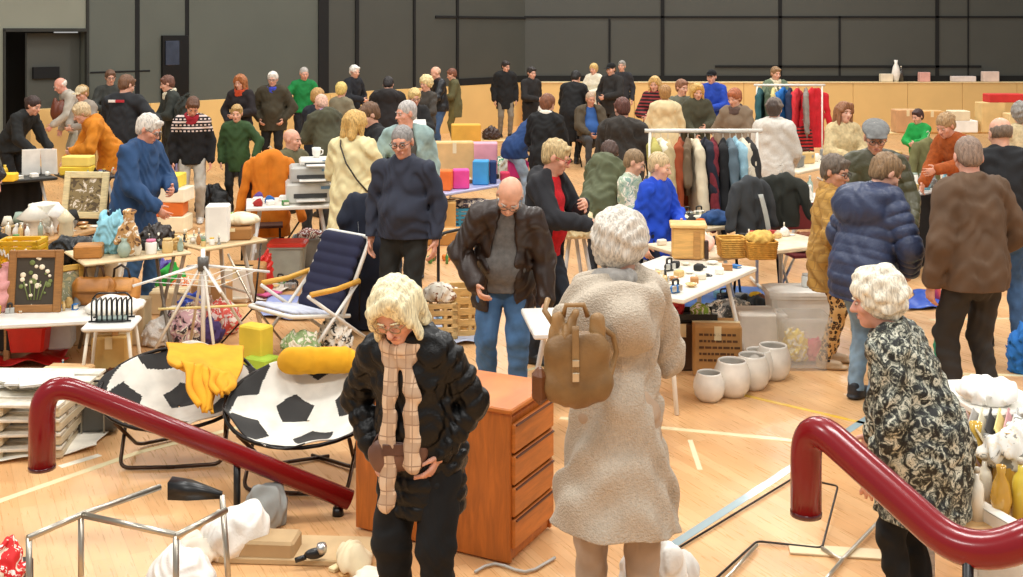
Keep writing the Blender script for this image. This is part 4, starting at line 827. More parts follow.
def satchel(label, loc, d, rz, col, col2='#5a3c22'):
    t = thing('leather_bag', label, 'bag', loc, rz); w, l, h = d; y = np.array((0, 1., 0)); f = Field()
    f.C((-w*.3, 0, h*.3), (w*.3, 0, h*.3), h*.3, None, (y, l/h*1.3), .02).C((-w*.3, 0, h*.62), (w*.3, 0, h*.62), h*.32, None, (y, l/h), .03); f.cut((0, 0, 0), (0, 0, -1))
    soft('bag_body', f, .008, M(col, 'leather'), t, fold=(.004, 40, len(label)))
    MB().sheet(lambda u, v: ((u-.5)*w*.8, -l*(.16+.36*math.sin(PI*.5*v)), h*(.93-.42*v)), 8, 8, .006).build('bag_flap', M(col, 'leather'), t)
    MB().tube([(-w*.25, 0, h*.85), (-w*.2, -.01, h*1.25), (0, -.01, h*1.4), (w*.2, -.01, h*1.25), (w*.25, 0, h*.85)], .009, 6).build('bag_handle', M(col2, 'leather'), t); return t
def basket(label, loc, d, rz=0, col='#d2a35c', group=None, handle=True):
    t = thing('wicker_basket', label, 'basket', loc, rz, group); w, l, h = d; m = M(col, 'knit'); mb = MB(); n = 9
    for i in range(n):
        f = .88+.12*i/(n-1); z = h*(i+.5)/n; mb.tube([(w/2*f*c, l/2*f*s_, z) for c, s_ in ((-1, -.8), (-.8, -1), (.8, -1), (1, -.8), (1, .8), (.8, 1), (-.8, 1), (-1, .8))], h*.075, 5, True)
    mb.box((0, 0, .012), (w*.86, l*.86, .02)).build('basket_body', m, t)
    if handle: MB().tube([(-w/2, 0, h*.9), (-w*.36, 0, h*1.5), (0, 0, h*1.75), (w*.36, 0, h*1.5), (w/2, 0, h*.9)], .011, 6).build('basket_handle', m, t)
    return t
def pile(name, label, cat, loc, d, col, kind='plain', seed=1, rz=0, group=None, c2=None, vox=None, fold=None, parts=5, sc=1.0):
    """crumpled cloth, bag or heap: one soft body"""
    rr = random.Random(seed); f = Field(); w, l, h = d
    f.E((0, 0, h*.32), (w*.46, l*.46, h*.5), k=.05)
    for i in range(parts): f.E((rr.uniform(-.3, .3)*w, rr.uniform(-.3, .3)*l, rr.uniform(.2, .5)*h), (rr.uniform(.14, .26)*w, rr.uniform(.14, .26)*l, rr.uniform(.25, .5)*h), rot3(0, 0, rr.uniform(0, 3)), .05)
    f.cut((0, 0, 0), (0, 0, -1)); t = thing(name, label, cat, loc, rz, group)
    vx = vox or max(.009, max(d)/55); fr = 6.5/max(.08, min(w, l))
    soft({'bag': 'bag_body', 'plastic_bag': 'bag_body'}.get(name, 'folds'), f, vx, M(col, kind, c2, sc), t, fold=fold or (min(.02, h*.09), fr*2.2, seed*1.7, .9)); return t
def garment(label, loc, col, L=.8, w=.46, rz=0, kind='plain', c2=None, group=None, seed=1, cat='garment', name='hanging_garment', depth=.1):
    """jacket or shirt on a hanger; loc = the hook"""
    t = thing(name, label, cat, loc, rz, group); f = Field(); fl = (np.array((0, 1., 0)), depth/w*1.3)
    f.C((-w*.32, 0, -.14), (w*.32, 0, -.14), .045, None, (np.array((0, 1., 0)), .8), .04).C((0, 0, -.2), (0, 0, -L), w*.34, w*.37, fl, .03)
    for s in (-1, 1): f.C((s*w*.38, 0, -.17), (s*w*.58, -.02, -L*.8), .052, .045, None, .015)
    dp = w*.35*depth/w*1.3; f.C((0, -dp, -.22), (.01, -dp*1.05, -L), .012, .014, None, .008, op='-').E((0, -dp*1.1, -.15), (.05, .04, .1), None, .01, '-')
    f.cut((0, 0, -L), (0, 0, -1)); soft('cloth', f, .013, M(col, kind, c2), t, fold=(.011, 34, seed*2.1, .3))
    mb = MB().tube([(0, 0, -.1), (0, 0, -.03), (.02, 0, .0), (0, 0, .022), (-.02, 0, .006)], .004, 5); mb.tube([(-w*.36, 0, -.15), (0, 0, -.09), (w*.36, 0, -.15)], .006, 5); mb.build('hanger', M('#d8d0c0', 'plastic'), t); return t
def tube_thing(name, label, cat, paths, mat, loc=(0, 0, 0), rz=0, r=.012, part='tube_frame', group=None, n=7):
    t = thing(name, label, cat, loc, rz, group); mb = MB()
    for p in paths: mb.tube(bend(p, .05, 4), r, n)
    mb.build(part, mat, t); return t
def tarp(label, pts, col, group=None, name='ground_sheet', wav=.012, kind='tarp', cat='sheet', seed=0):
    P = [G(*p) for p in pts]; c = sum(P, Vector())/4; t = thing(name, label, cat, c, 0, group); a, b, d, e = [p-c for p in P]
    def fn(u, v):
        p = (a*(1-u)+b*u)*(1-v)+(e*(1-u)+d*u)*v
        return (p.x+.02*math.sin(9*v+seed), p.y+.02*math.sin(8*u), .012+wav*(1+math.sin(11*u+3*v+seed)*math.sin(9*v+2*u)))
    MB().sheet(fn, 24, 16, .004).build('sheet_cloth', M(col, kind), t); return t
# ---- mixed table goods; each label says what it stands beside
CN = {'#f2ede2': 'white', '#e6dcc6': 'cream', '#d9b77a': 'straw coloured', '#b98450': 'tan', '#7a4a2c': 'brown', '#2a2826': 'black', '#8b8a86': 'grey', '#b23a34': 'red', '#d9782a': 'orange', '#e6b82c': 'yellow',
      '#4f8f4a': 'green', '#2f6fae': 'blue', '#7fb7c9': 'light blue', '#d77a9a': 'pink', '#6a4a8c': 'purple', '#9fb0a0': 'sage', '#c9a227': 'golden', '#5a6470': 'slate'}
PAL = list(CN)
SEEN = set()
def goods(tb, where, n, pal, kinds, seed, size=1.0, v0=.08, v1=.92, u0=.03, u1=.97, z=None):
    """n small goods set out in a loose grid on a table; neighbours give each its label"""
    rr = random.Random(seed); c, rz, L, dp, h = TAB[tb]; asp = L*(u1-u0)/(dp*(v1-v0)); rows = max(1, round(math.sqrt(n/max(asp, .2)))); cols = math.ceil(n/rows); items = []
    for i in range(n):
        r, q = divmod(i, cols); items.append((rr.choice(kinds), rr.choice(pal), u0+(u1-u0)*(q+.5+rr.uniform(-.2, .2))/cols, v0+(v1-v0)*(r+.5+rr.uniform(-.2, .2))/rows))
    cell = min(L*(u1-u0)/cols, dp*(v1-v0)/rows)*.82*size
    for i, (kd, col, u, v) in enumerate(items):
        p, _ = on(tb, u, v, z); a = items[i-1] if i % cols else items[min(i+1, n-1)]; b = items[i-cols] if i >= cols else None
        names = dict(cup='cup', bowl='bowl', vase='vase', jar='jar', bottle='bottle', book='book', box='box', lamp='table lamp', plate='plate', cloth='folded cloth', basket='basket', figure='figurine', clock='mantel clock', teapot='teapot', candle='candlestick', case='small case', radio='radio')
        lab = f'{CN[col]} {names[kd]} beside {CN[a[1]]} {names[a[0]]}'
        if b: lab += f', behind {CN[b[1]]} {names[b[0]]}'
        lab += f' {where}'
        if len(lab.split()) > 14 and b: lab = f'{CN[col]} {names[kd]} beside {CN[a[1]]} {names[a[0]]} {where}'
        if lab in SEEN and b and len(lab.split()) < 12: lab = f'{CN[col]} {names[kd]} behind {CN[b[1]]} {names[b[0]]} {where}'
        if lab in SEEN: lab = lab.replace(f'{CN[col]} {names[kd]}', f'{["small", "second", "taller", "other"][len(lab) % 4]} {CN[col]} {names[kd]}', 1)
        if lab in SEEN: lab = lab+' edge'
        SEEN.add(lab); s = min(cell, .26); a_ = rz+rr.uniform(-.5, .5); j = rr.uniform(.8, 1.15)
        if kd == 'cup': cup(lab, p, min(.1, s*.55)*j, col)
        elif kd == 'bowl': bowl(lab, p, s*.42*j, col)
        elif kd == 'vase': vase(lab, p, s*1.05*j, col, f=rr.uniform(.24, .38))
        elif kd == 'jar': jar(lab, p, min(.16, s*.8)*j, col, rr.choice(PAL))
        elif kd == 'bottle': bottle(lab, p, s*1.25*j, col)
        elif kd == 'book': book(lab, p, (s*.6, s*.8, rr.uniform(.02, .045)), a_, col)
        elif kd == 'box': carton(lab, p, (s*.8*j, s*.6, s*.5*j), a_, col, name='box', tape=False)
        elif kd == 'lamp': lamp_(lab, p, s*1.5*j, rr.choice(PAL), col)
        elif kd == 'plate': plate(lab, p, s*.42*j, col)
        elif kd == 'cloth': pile('folded_cloth', lab, 'cloth', p, (s*.9, s*.75, .07), col, seed=i+seed, vox=.014, parts=2)
        elif kd == 'basket': basket(lab, p, (s*.8, s*.6, s*.4), a_, col)
        elif kd == 'figure':
            t = thing('figurine', lab, 'figurine', p, a_); f = Field(); q = s*1.1*j
            f.C((0, 0, q*.1), (0, 0, q*.55), q*.17, q*.12).E((0, -.01, q*.78), (q*.11,)*2+(q*.13,)).C((q*.1, -.02*q, q*.5), (q*.16, -q*.14, q*.3), q*.05).C((-q*.1, 0, q*.5), (-q*.17, -q*.08, q*.28), q*.05); f.C((0, 0, .01), (0, 0, q*.06), q*.2, q*.2, None, .01).cut((0, 0, 0), (0, 0, -1))
            soft('figurine_body', f, max(.008, q/22), M(col, 'ceramic'), t)
        elif kd == 'clock':
            t = thing('mantel_clock', lab, 'clock', p, a_); q = s*.9
            MB().box((0, 0, q*.06), (q*.9, q*.35, q*.12)).box((0, 0, q*.4), (q*.7, q*.28, q*.6)).box((0, 0, q*.73), (q*.8, q*.34, q*.07)).build('clock_case', M(col, 'wood'), t)
            MB().lathe([(.001, 0), (q*.24, 0), (q*.24, .012), (.001, .012)], (0, -q*.14, q*.42), R=rot3(PI/2, 0, 0)).build('clock_dial', M('#f2ede2', 'paper'), t)
        elif kd == 'teapot':
            q = s*.4; t = lathe_thing('teapot', lab, 'teapot', p, [(.001, 0), (q*.6, 0), (q, q*.6), (q*.85, q*1.1), (q*.4, q*1.3), (.001, q*1.32)], M(col, 'ceramic'))
            MB().tube([(q*.9, 0, q*.5), (q*1.5, 0, q*.8), (q*1.75, 0, q*1.25)], q*.14, 6).build('spout', M(col, 'ceramic'), t); MB().tube([(-q*.85, 0, q*1.05), (-q*1.5, 0, q*1.0), (-q*1.45, 0, q*.5), (-q*.92, 0, q*.4)], q*.1, 6).build('teapot_handle', M(col, 'ceramic'), t)
            MB().ell((0, 0, q*1.38), (q*.15,)*3).build('lid_knob', M(col, 'ceramic'), t)
        elif kd == 'candle':
            q = s*1.2*j; lathe_thing('candlestick', lab, 'candlestick', p, [(.001, 0), (q*.2, 0), (q*.2, .01), (q*.06, q*.08), (q*.1, q*.3), (q*.05, q*.5), (q*.13, q*.62), (.001, q*.62)], M(col, 'gloss'), None, [('candle', MB().lathe([(.001, q*.61), (q*.06, q*.61), (q*.06, q), (.001, q)], n=10), M('#efe6cf', 'plastic'))])
        elif kd in ('case', 'radio'):
            t = thing('radio' if kd == 'radio' else 'small_case', lab, kd, p, a_); w, l, hh = s*.95, s*.42, s*.58
            MB().box((0, 0, hh/2), (w, l, hh), ch=.014).build('case_body', M(col, 'plastic'), t)
            MB().tube(bend([(-w*.25, 0, hh), (-w*.25, 0, hh+.035), (w*.25, 0, hh+.035), (w*.25, 0, hh)], .03), .008, 6).build('carry_handle', M('#2a2826', 'plastic'), t)
            mb = MB()
            if kd == 'radio':
                for sx in (-1, 1): mb.lathe([(.001, 0), (hh*.3, 0), (hh*.26, .012), (.001, .006)], (sx*w*.3, -l/2, hh*.45), R=rot3(PI/2, 0, 0))
                mb.box((0, -l/2, hh*.72), (w*.3, .01, hh*.2)); mb.build('front_panel', M('#1c1c1e', 'plastic'), t)
            else:
                for sx in (-1, 1): mb.box((sx*w*.28, -l/2, hh*.62), (.03, .012, .04))
                mb.build('clasps', STEEL, t)
# ------------------------------------------------------------------ the large single things
def W(px, py, k): return np.array(((px-CX)/k, F/k, HC-(py-HZ)/k))
# dark red hand rails
RED = M('#7d0c15', 'enamel', rough=.24)
def rail(label, pts, r, posts, rr=None):
    o = W(*pts[0]); t = thing('hand_rail', label, 'hand rail', (0, 0, 0)); P = bend([W(*p) for p in pts], .2, 9); n = len(P)
    ra = [r[0]+(r[1]-r[0])*i/(n-1) for i in range(n)]
    MB().tube(P, r[0], 20, rr=ra).build('rail_tube', RED, t)
    a = P[0]; MB().lathe([(ra[0]*.7, -.004), (ra[0]*1.03, -.004), (ra[0]*1.03, .012), (ra[0]*.98, .014)], a, 20).build('end_ring', M('#4a0c14', 'gloss'), t)
    for (a, b) in posts: MB().tube([a, b], .018, 8).build('post', BLACK, t); MB().lathe([(.001, 0), (.03, 0), (.026, .04), (.001, .04)], (b[0], b[1], 0), 10).build('rubber_foot', BLACK, t)
    return t
rail('dark red hand rail bent down at its open end, beside the football chairs', [(42, 468, 208), (42, 377, 208), (350, 500, 198)], (.0625, .05), [(W(237, 460, 201.6), (W(237, 460, 201.6)[0], W(237, 460, 201.6)[1], 0)), (W(338, 500, 198), (W(338, 500, 198)[0], W(338, 500, 198)[1], 0))])
pb = W(968, 560, 325)
rail('dark red hand rail in front of the patterned jacket', [(806, 514, 278), (806, 415, 278), (970, 562, 325), (1075, 520, 330)], (.055, .058), [(pb, (pb[0], pb[1], 0))])
# wooden chest of drawers
A = np.array((-.007, 5.25)); df = unit((.46, .89)); ds = np.array((-df[1], df[0])); t = thing('chest_of_drawers', 'orange brown wooden chest of four drawers behind the black quilted jacket', 'chest of drawers', (A[0], A[1], 0), math.atan2(df[1], df[0]))
ow = M('#b4621f', 'wood', sc=-.5); ow2 = M('#c06c24', 'wood', sc=.4); wF, wS, hD = .45, .855, .72
mb = MB().box((wF/2, wS/2, hD/2-.01), (wF-.03, wS-.02, hD-.06)).box((.012, wS/2, hD/2), (.02, wS, hD-.02)).box((wF-.012, wS/2, hD/2), (.02, wS, hD-.02)); mb.box((wF/2, wS/2, .035), (wF-.02, wS-.03, .07)); mb.build('carcass', ow, t)
MB().box((wF/2, wS/2, hD-.012), (wF+.03, wS+.03, .026), ch=.006).build('top', ow2, t)
# drawers stand on the short side, the side seen to the right: local -y is the camera's left of it
t.rotation_euler = (0, 0, math.atan2(df[1], df[0]))
for i in range(4):
    d = MB().box((wF/2, -.006, .14+i*.146), (wF-.03, .022, .132), ch=.005).build('drawer', ow2, t)
    MB().box((wF/2, -.02, .2+i*.146), (wF-.05, .012, .008), ch=.002).build('grip_slot', M('#5a2c10', 'wood'), d)
# football print moon chairs
def moon_chair(label, px, py, k, rz, seed, tilt=19, R0=.41):
    c = W(px, py, k); t = thing('moon_chair', label, 'chair', (c[0], c[1], 0), rz); zc = c[2]; Rt = rz_(0)@rx(tilt*D2R)
    g = (1+5**.5)/2; iv = [unit(v) for a in (-1, 1) for b in (-g, g) for v in ((0, a, b), (a, b, 0), (b, 0, a))]; Rp = rot3(.35+seed, .5*seed+.25, seed*.7)
    iv = [Rp@v for v in iv]
    def fn(u, v):
        a = u*2*PI; r = R0*(.02+.98*v)*(1+.05*math.cos(4*a)); w = .015*math.sin(5*a+seed)*v+.01*math.sin(9*a)*v*v
        return Rt@np.array((r*math.cos(a)*1.06, r*math.sin(a)*.95, .15*(v**2)-.12+w))+np.array((0, 0, zc))
    mb = MB().sheet(fn, 240, 70, .008)
    for i, f in enumerate(mb.f):
        p = np.mean([mb.v[j] for j in f[:4]], 0)-np.array((0, 0, zc)); q = Rt.T@p; rr = math.hypot(q[0], q[1])/R0; an = math.atan2(q[1], q[0]); th = rr*1.42
        d = np.array((math.sin(th)*math.cos(an), math.sin(th)*math.sin(an), math.cos(th)))
        best = max(iv, key=lambda v: v@d); e1 = unit(np.cross(best, iv[0] if abs(best@iv[0]) < .9 else iv[3])); e2 = np.cross(best, e1)
        ph = math.atan2(d@e2, d@e1); ang = math.acos(min(1, best@d)); lim = .375*math.cos(PI/5)/math.cos(((ph) % (2*PI/5))-PI/5)
        if ang < lim or rr > .985: mb.mi[i] = 1
    mb.build('seat_fabric', [M('#e2ded4', 'plain'), M('#3c3a38', 'plain')], t)
    rim = [Rt@np.array((R0*1.07*math.cos(a), R0*.96*math.sin(a), .02))+np.array((0, 0, zc)) for a in np.linspace(0, 2*PI, 33)[:-1]]
    MB().tube(rim, .011, 7, True).build('rim_tube', M('#2a2624', 'metal'), t)
    for s in (-1, 1):
        z1 = zc-.02
        MB().tube(bend([Rt@np.array((s*.3, -.26, -.02))+(0, 0, zc), (s*.25, .12, .02), (-s*.05, .3, .014)], .06), .011, 7).build('leg', M('#4a3a30', 'metal'), t)
        MB().tube(bend([Rt@np.array((s*.3, .27, -.02))+(0, 0, zc), (s*.28, -.22, .014), (-s*.02, -.24, .014)], .06), .011, 7).build('leg', M('#4a3a30', 'metal'), t)
    return t
moon_chair('round football print chair with the draped mustard towel', 178, 389, 173, .12, 1)
moon_chair('round football print chair carrying the rolled yellow cushion', 306, 403, 183, -.1, 2.15)
# towel over the first chair
t = thing('towel', 'mustard yellow towel draped over the first football chair', 'towel', (0, 0, 0)); tm = M('#dc9a1e', 'velvet')
def drape(part, c4, nu, nv, amp, fr, th, bulge):
    P = [W(*p) for p in c4]
    def fn(u, v):
        p = (P[0]*(1-u)+P[1]*u)*(1-v)+(P[3]*(1-u)+P[2]*u)*v
        return p+np.array((.012*math.sin(v*7+u*5), -amp*math.sin(u*fr+2*v)-bulge*math.sin(PI*v), .35*amp*math.sin(u*fr*.7+1)+.012*math.sin(u*17)*v))
    MB().sheet(fn, nu, nv, th).build(part, tm, t)
drape('folded_half', [(166, 344, 167), (246, 347, 167), (238, 388, 179), (176, 368, 179)], 44, 20, .010, 26, .022, .05); drape('under_fold', [(172, 352, 167), (240, 356, 168), (232, 392, 179), (186, 372, 179)], 40, 14, .012, 19, .02, .03)
drape('hanging_end', [(182, 362, 178), (214, 368, 178), (214, 412, 185), (197, 408, 185)], 22, 18, .016, 17, .018, .02); drape('hanging_corner', [(208, 368, 178), (238, 376, 178), (230, 392, 183), (216, 396, 183)], 20, 12, .014, 15, .018, .02)
t = thing('rolled_cushion', 'rolled yellow cushion lying across the second football chair', 'cushion', W(318, 361, 176.5)); t.location.z -= .0
f = Field().C((-.155, 0, 0), (.155, 0, .005), .074, .072, None, .02).C((-.14, -.02, .04), (.14, -.02, .04), .035, None, None, .03); soft('cushion_roll', f, .008, M('#dfa21c', 'velvet'), t, fold=(.004, 60, 1, .3))
# folding lounger with navy pads
b = G(322, 346); t = thing('folding_lounger', 'folding garden lounger with navy ribbed pads and white tube frame', 'lounger', b, math.atan2(-.74, -.67)); wt = M('#e4e0d6', 'plastic'); z = np.array
mb = MB()
mb.tube(bend([(.05, -.27, .22), (-.26, -.27, .84), (-.26, .27, .84), (.05, .27, .22)], .06), .016, 8); mb.build('back_frame', wt, t)
MB().tube(bend([(-.05, -.27, .27), (.5, -.27, .36), (.5, .27, .36), (-.05, .27, .27)], .06), .016, 8).build('seat_frame', wt, t)
def pad(p0, p1, hw, th, n):
    p0, p1 = np.array(p0), np.array(p1); f = Field(); d = unit(p1-p0); nn = unit(np.cross(d, (0, 1, 0)))
    for i in range(n):
        c = p0+(p1-p0)*(i+.5)/n; L = np.linalg.norm(p1-p0)/n; f.C(c-np.array((0, hw, 0)), c+np.array((0, hw, 0)), L*.62, None, (nn, th/L), .012)
    return f
soft('back_pad', pad((.04, 0, .3), (-.22, 0, .84), .2, .05, 7), .009, M('#2a2d4c', 'plain'), t); soft('seat_pad', pad((.06, 0, .29), (.46, 0, .38), .2, .03, 5), .009, M('#c9ccd8', 'plain'), t)
for s in (-1, 1):
    MB().tube([(-.12, s*.3, .53), (.1, s*.3, .50), (.34, s*.3, .50)], .022, 8).build('arm_rest', M('#dda33a', 'wood'), t)
    MB().tube([(.36, s*.29, .49), (-.3, s*.29, .0)], .014, 7).build('leg', wt, t); MB().tube([(-.12, s*.29, .52), (.4, s*.29, .0)], .014, 7).build('leg', wt, t)
# navy garment bag standing behind the lounger
f = Field(); c = W(360, 270, 122)
f.C((0, 0, .95), (0, 0, .1), .17, .20, (np.array((.2, 1, 0)), .5), .05).C((-.12, 0, .9), (.12, 0, .92), .07, None, None, .05).C((-.14, -.03, .7), (-.19, -.05, .05), .06, .07, None, .04).C((.12, -.04, .7), (.17, -.05, .05), .06, .07, None, .04); f.cut((0, 0, .01), (0, 0, -1))
t = thing('garment_bag', 'tall navy garment bag slung over a chair behind the lounger', 'garment bag', (c[0], c[1], 0)); soft('bag_cloth', f, .012, M('#232c40', 'plain'), t, fold=(.012, 30, 1.2, .25))
mb = MB().tube([(.0, -.12, .9), (.02, -.13, .5), (.01, -.13, .1)], .006, 5); mb.build('zip', M('#10141e', 'plastic'), t)
# backpack worn by the beige coat
c = W(577, 358, 262); t = thing('backpack', 'olive brown backpack hanging on the beige fleece coat', 'backpack', c, .06); t.scale = (.86,)*3; lb = M('#92744c', 'leather'); lb2 = M('#a5855a', 'leather')
f = Field().C((-.1, 0, -.14), (.1, 0, -.14), .045, None, None, .02).C((-.09, 0, -.105), (.09, 0, -.105), .07, None, (np.array((0, 1., 0)), .8), .03).C((-.08, 0, .03), (.08, 0, .03), .07, None, (np.array((0, 1., 0)), .8), .06).C((0, 0, -.11), (0, 0, .06), .115, .11, (np.array((0, 1., 0)), .55), .04); f.E((0, 0, .14), (.11, .05, .05), k=.02, op='-')
soft('pack_body', f, .006, lb, t, fold=(.004, 45, 1)); 
f = Field().C((-.1, .0, .05), (-.08, .01, .17), .03, None, (np.array((0, 1., 0)), .6), .02).C((.1, 0, .05), (.09, .01, .16), .035, None, (np.array((0, 1., 0)), .6), .02).C((-.05, -.02, .1), (-.01, -.01, .2), .03, .02, None, .02); soft('top_flap', f, .006, lb2, t, fold=(.006, 60, 2))
mb = MB().tube([(-.06, .02, .18), (-.05, .0, .235), (.03, .0, .235), (.05, .02, .18)], .012, 7); mb.build('grab_handle', lb2, t)
mb = MB().sheet(lambda u, v: (-.03+.03*u, -.068-.006*math.sin(PI*v), .16-.24*v), 3, 10, .005); mb.build('closing_strap', lb2, t)
MB().box((-.015, -.085, -.06), (.03, .012, .04)).box((-.015, -.085, .0), (.03, .012, .03)).build('buckle', M('#d8ccb4', 'metal'), t)
MB().tube([(.1, .02, .14), (.17, .07, .08), (.19, .09, .0), (.16, .06, -.09), (.1, .02, -.14)], .013, 7).build('shoulder_strap', lb2, t); MB().tube([(-.1, .02, .14), (-.14, .05, .2), (-.12, .1, .24)], .013, 7).build('shoulder_strap', lb2, t)
MB().box((-.165, .0, -.12), (.07, .1, .16), ch=.03).build('side_pocket', M('#7a4c26', 'leather'), t)
# small bag of the black jacket
c = W(398, 452, 258); t = thing('handbag', 'small mauve brown handbag at the waist of the black jacket', 'handbag', c, .1)
f = Field().C((-.06, 0, 0), (.06, 0, 0), .055, None, (np.array((0, 1., 0)), .5), .02).C((-.055, 0, -.04), (.055, 0, -.04), .035, None, (np.array((0, 1., 0)), .7), .03); soft('bag_body', f, .006, M('#7d5b4b', 'leather'), t, fold=(.003, 70, 1))
MB().box((0, -.03, .02), (.12, .012, .045)).build('bag_flap', M('#6b4b3e', 'leather'), t); MB().tube([(-.1, .01, .02), (-.08, .02, .06), (.08, .02, .06), (.1, .01, .02)], .006, 5).build('bag_strap', M('#6b4b3e', 'leather'), t)
# overturned chrome table frame, lower left
zt = .42; t = thing('metal_table_frame', 'bare chrome table frame without its top, beside the plastic bags', 'table frame', (0, 0, 0)); ch = M('#b9b2a4', 'metal')
g = lambda x, y, q=zt: np.array(G(x, y, q))
MB().tube([g(28, 538), g(83, 514), g(160, 487)], .014, 8).build('frame_bar', ch, t); MB().tube([g(83, 515), g(176, 535)], .014, 8).build('frame_bar', ch, t); MB().tube([g(176, 536), g(226, 510)], .014, 8).build('frame_bar', ch, t)
for p in ((29, 537), (81, 515), (176, 535)): a = g(*p); MB().tube([a, (a[0], a[1], .0)], .013, 8).build('leg', ch, t)
a = g(222, 495); MB().tube([a, (a[0]+.06, a[1]-.1, 0)], .013, 8).build('leg', ch, t)
MB().loft([[a+np.array(v)*s for v in ((0, .02, .02), (0, -.02, .02), (0, -.02, -.02), (0, .02, -.02))]+0*np.zeros(1) for a, s in ((g(170, 488), 1.9), (g(190, 490), 1.7), (g(222, 495), .6))]).build('plastic_sleeve', BLACK, t)
# thin wire frame, lower right
t = thing('wire_frame', 'thin folding wire frame lying on the floor beside the hand rail', 'wire frame', (0, 0, 0)); dk = M('#3a3430', 'metal'); lt = M('#d9d2c4', 'metal')
q = lambda x, y, h=.012: np.array(G(x, y, h))
MB().tube(bend([q(678, 548), q(795, 477), q(838, 486, .1), q(822, 548), q(757, 541), q(712, 582)], .03), .0055, 7).build('wire_loop', dk, t)
MB().tube(bend([q(822, 548, .02), q(842, 560, .02), q(880, 520, .03), q(905, 500, .03)], .03), .009, 7).build('wire_bar', lt, t); MB().tube([q(757, 545, .02), q(720, 585, .02)], .008, 7).build('wire_bar', lt, t); MB().tube([q(842, 560, .02), q(815, 592, .02)], .009, 7).build('wire_bar', lt, t)
t = thing('cardboard_strip', 'flat pale cardboard strip under the wire frame', 'cardboard', G(835, 553), -.15); MB().box((0, 0, .006), (.42, .1, .01)).build('strip', M('#e0cba4', 'card'), t)
# rotary airer
b = G(203, 363); t = thing('rotary_airer', 'white folding clothes airer on a post with splayed arms', 'airer', b); MB().tube([(0, 0, 0), (0, 0, .84)], .016, 10).build('post', WHITE, t)
MB().lathe([(.001, .68), (.04, .68), (.04, .78), (.001, .78)]).build('hub', M('#5a5650', 'plastic'), t)
for i in range(4):
    a = .5+i*PI/2; c_, s_ = math.cos(a), math.sin(a); MB().tube([(0, 0, .74), (.42*c_, .42*s_, .02)], .011, 7).build('leg', M('#d8cdbb', 'plastic'), t)
    ar = MB().tube([(.0, 0, .72), (.5*c_, .5*s_, .62)], .01, 7).build('arm', WHITE, t)
for r in (.2, .3, .4): MB().tube([(r*math.cos(.5+i*PI/2), r*math.sin(.5+i*PI/2), .72-.1*r/.5) for i in range(4)], .003, 5, True).build('line', WHITE, t)
MB().tube([(-.3, -.1, .42), (.3, .1, .40)], .01, 6).build('cross_bar', M('#e6cf8a', 'wood'), t)
# second grey tube stand with a black joint
t = thing('tube_stand', 'thin dark tube stand with crossed legs beside the airer', 'stand', G(252, 345)); MB().tube([(-.25, 0, .0), (.02, .0, .3), (.06, .05, .78)], .008, 6).build('leg', M('#3a342e', 'metal'), t); MB().tube([(.3, -.1, .0), (.02, 0, .3), (-.2, .05, .7)], .009, 6).build('leg', M('#b9ab98', 'metal'), t)
MB().ell((.02, 0, .3), (.04, .035, .03)).build('joint', BLACK, t)
# pots in a row on the floor
for i, (px, py, r, h) in enumerate(((709, 403, .105, .185), (732, 398, .125, .235), (752, 391, .12, .23), (758, 384, .11, .22), (773, 381, .125, .235))):
    pot(['smallest white ceramic pot, front of the row of pots', 'second white pot from the front of the row', 'third white pot, middle of the row', 'fourth white pot, partly hidden behind the middle pot', 'rearmost white pot in the row of pots'][i], G(px, py-3), r, h, 'white ceramic pots on the floor')
# clothes rack in the middle
def rack(label, p0, p1, z, base, col='#e4ded2'):
    a, b = V3(p0), V3(p1); t = thing('clothes_rack', label, 'clothes rack', (0, 0, 0)); m = M(col, 'plastic')
    MB().tube([(a.x-.05, a.y, z), (b.x+.05, b.y, z)], .02, 8).build('rail', m, t)
    for e in (a, b): MB().tube([(e.x, e.y, z), (e.x, e.y, .03)], .016, 8).build('upright', m, t); MB().tube([(e.x, e.y-.28, .03), (e.x, e.y+.28, .03)], .016, 8).build('foot', m, t)
    return t
kr = 105; a, b = at(650, kr), at(757, kr); rack('white clothes rack full of garments in the middle of the hall', a, b, 1.49, 0)
for i, (px, col, L, nm, kd) in enumerate(((654, '#b9b06a', .85, 'olive yellow shirt at the near end of the middle rack', 'plain'), (661, '#e9e2d0', .8, 'cream shirt second on the middle rack', 'plain'), (668, '#c7b48c', .75, 'beige blouse beside the rust jacket on the rack', 'plain'), (680, '#a4552c', .95, 'rust coloured long jacket on the middle rack', 'plain'),
    (695, '#e3d6bc', 1.0, 'long cream coat between the rust and navy jackets', 'plain'), (705, '#2a2c3c', .92, 'dark navy jacket beside the cream coat on the rack', 'plain'), (713, '#8c3a44', .95, 'burgundy cardigan on the middle rack', 'knit'), (723, '#1c1d20', 1.0, 'black coat between burgundy cardigan and denim on the rack', 'plain'), (736, '#9fc0cc', .95, 'light denim shirt near the far end of the rack', 'denim'), (748, '#3b3836', .7, 'short charcoal top last on the middle rack', 'plain'), (688, '#7d6a52', .6, 'short brown blouse between rust jacket and cream coat', 'plain'), (730, '#6f7f88', .85, 'slate shirt between black coat and light denim', 'plain'), (742, '#d9cdb8', .6, 'short ivory top between denim shirt and charcoal top', 'plain'))):
    garment(nm, at(px, kr, 1.485), col, L, .42, PI/2+.25*math.sin(i*1.7), kd, None, 'garments on the middle rack', i+1, depth=.075)
k2 = 62; a, b = at(757, k2), at(822, k2); rack('tall white rack with red jackets by the back wall', a, b, 1.56, 0)
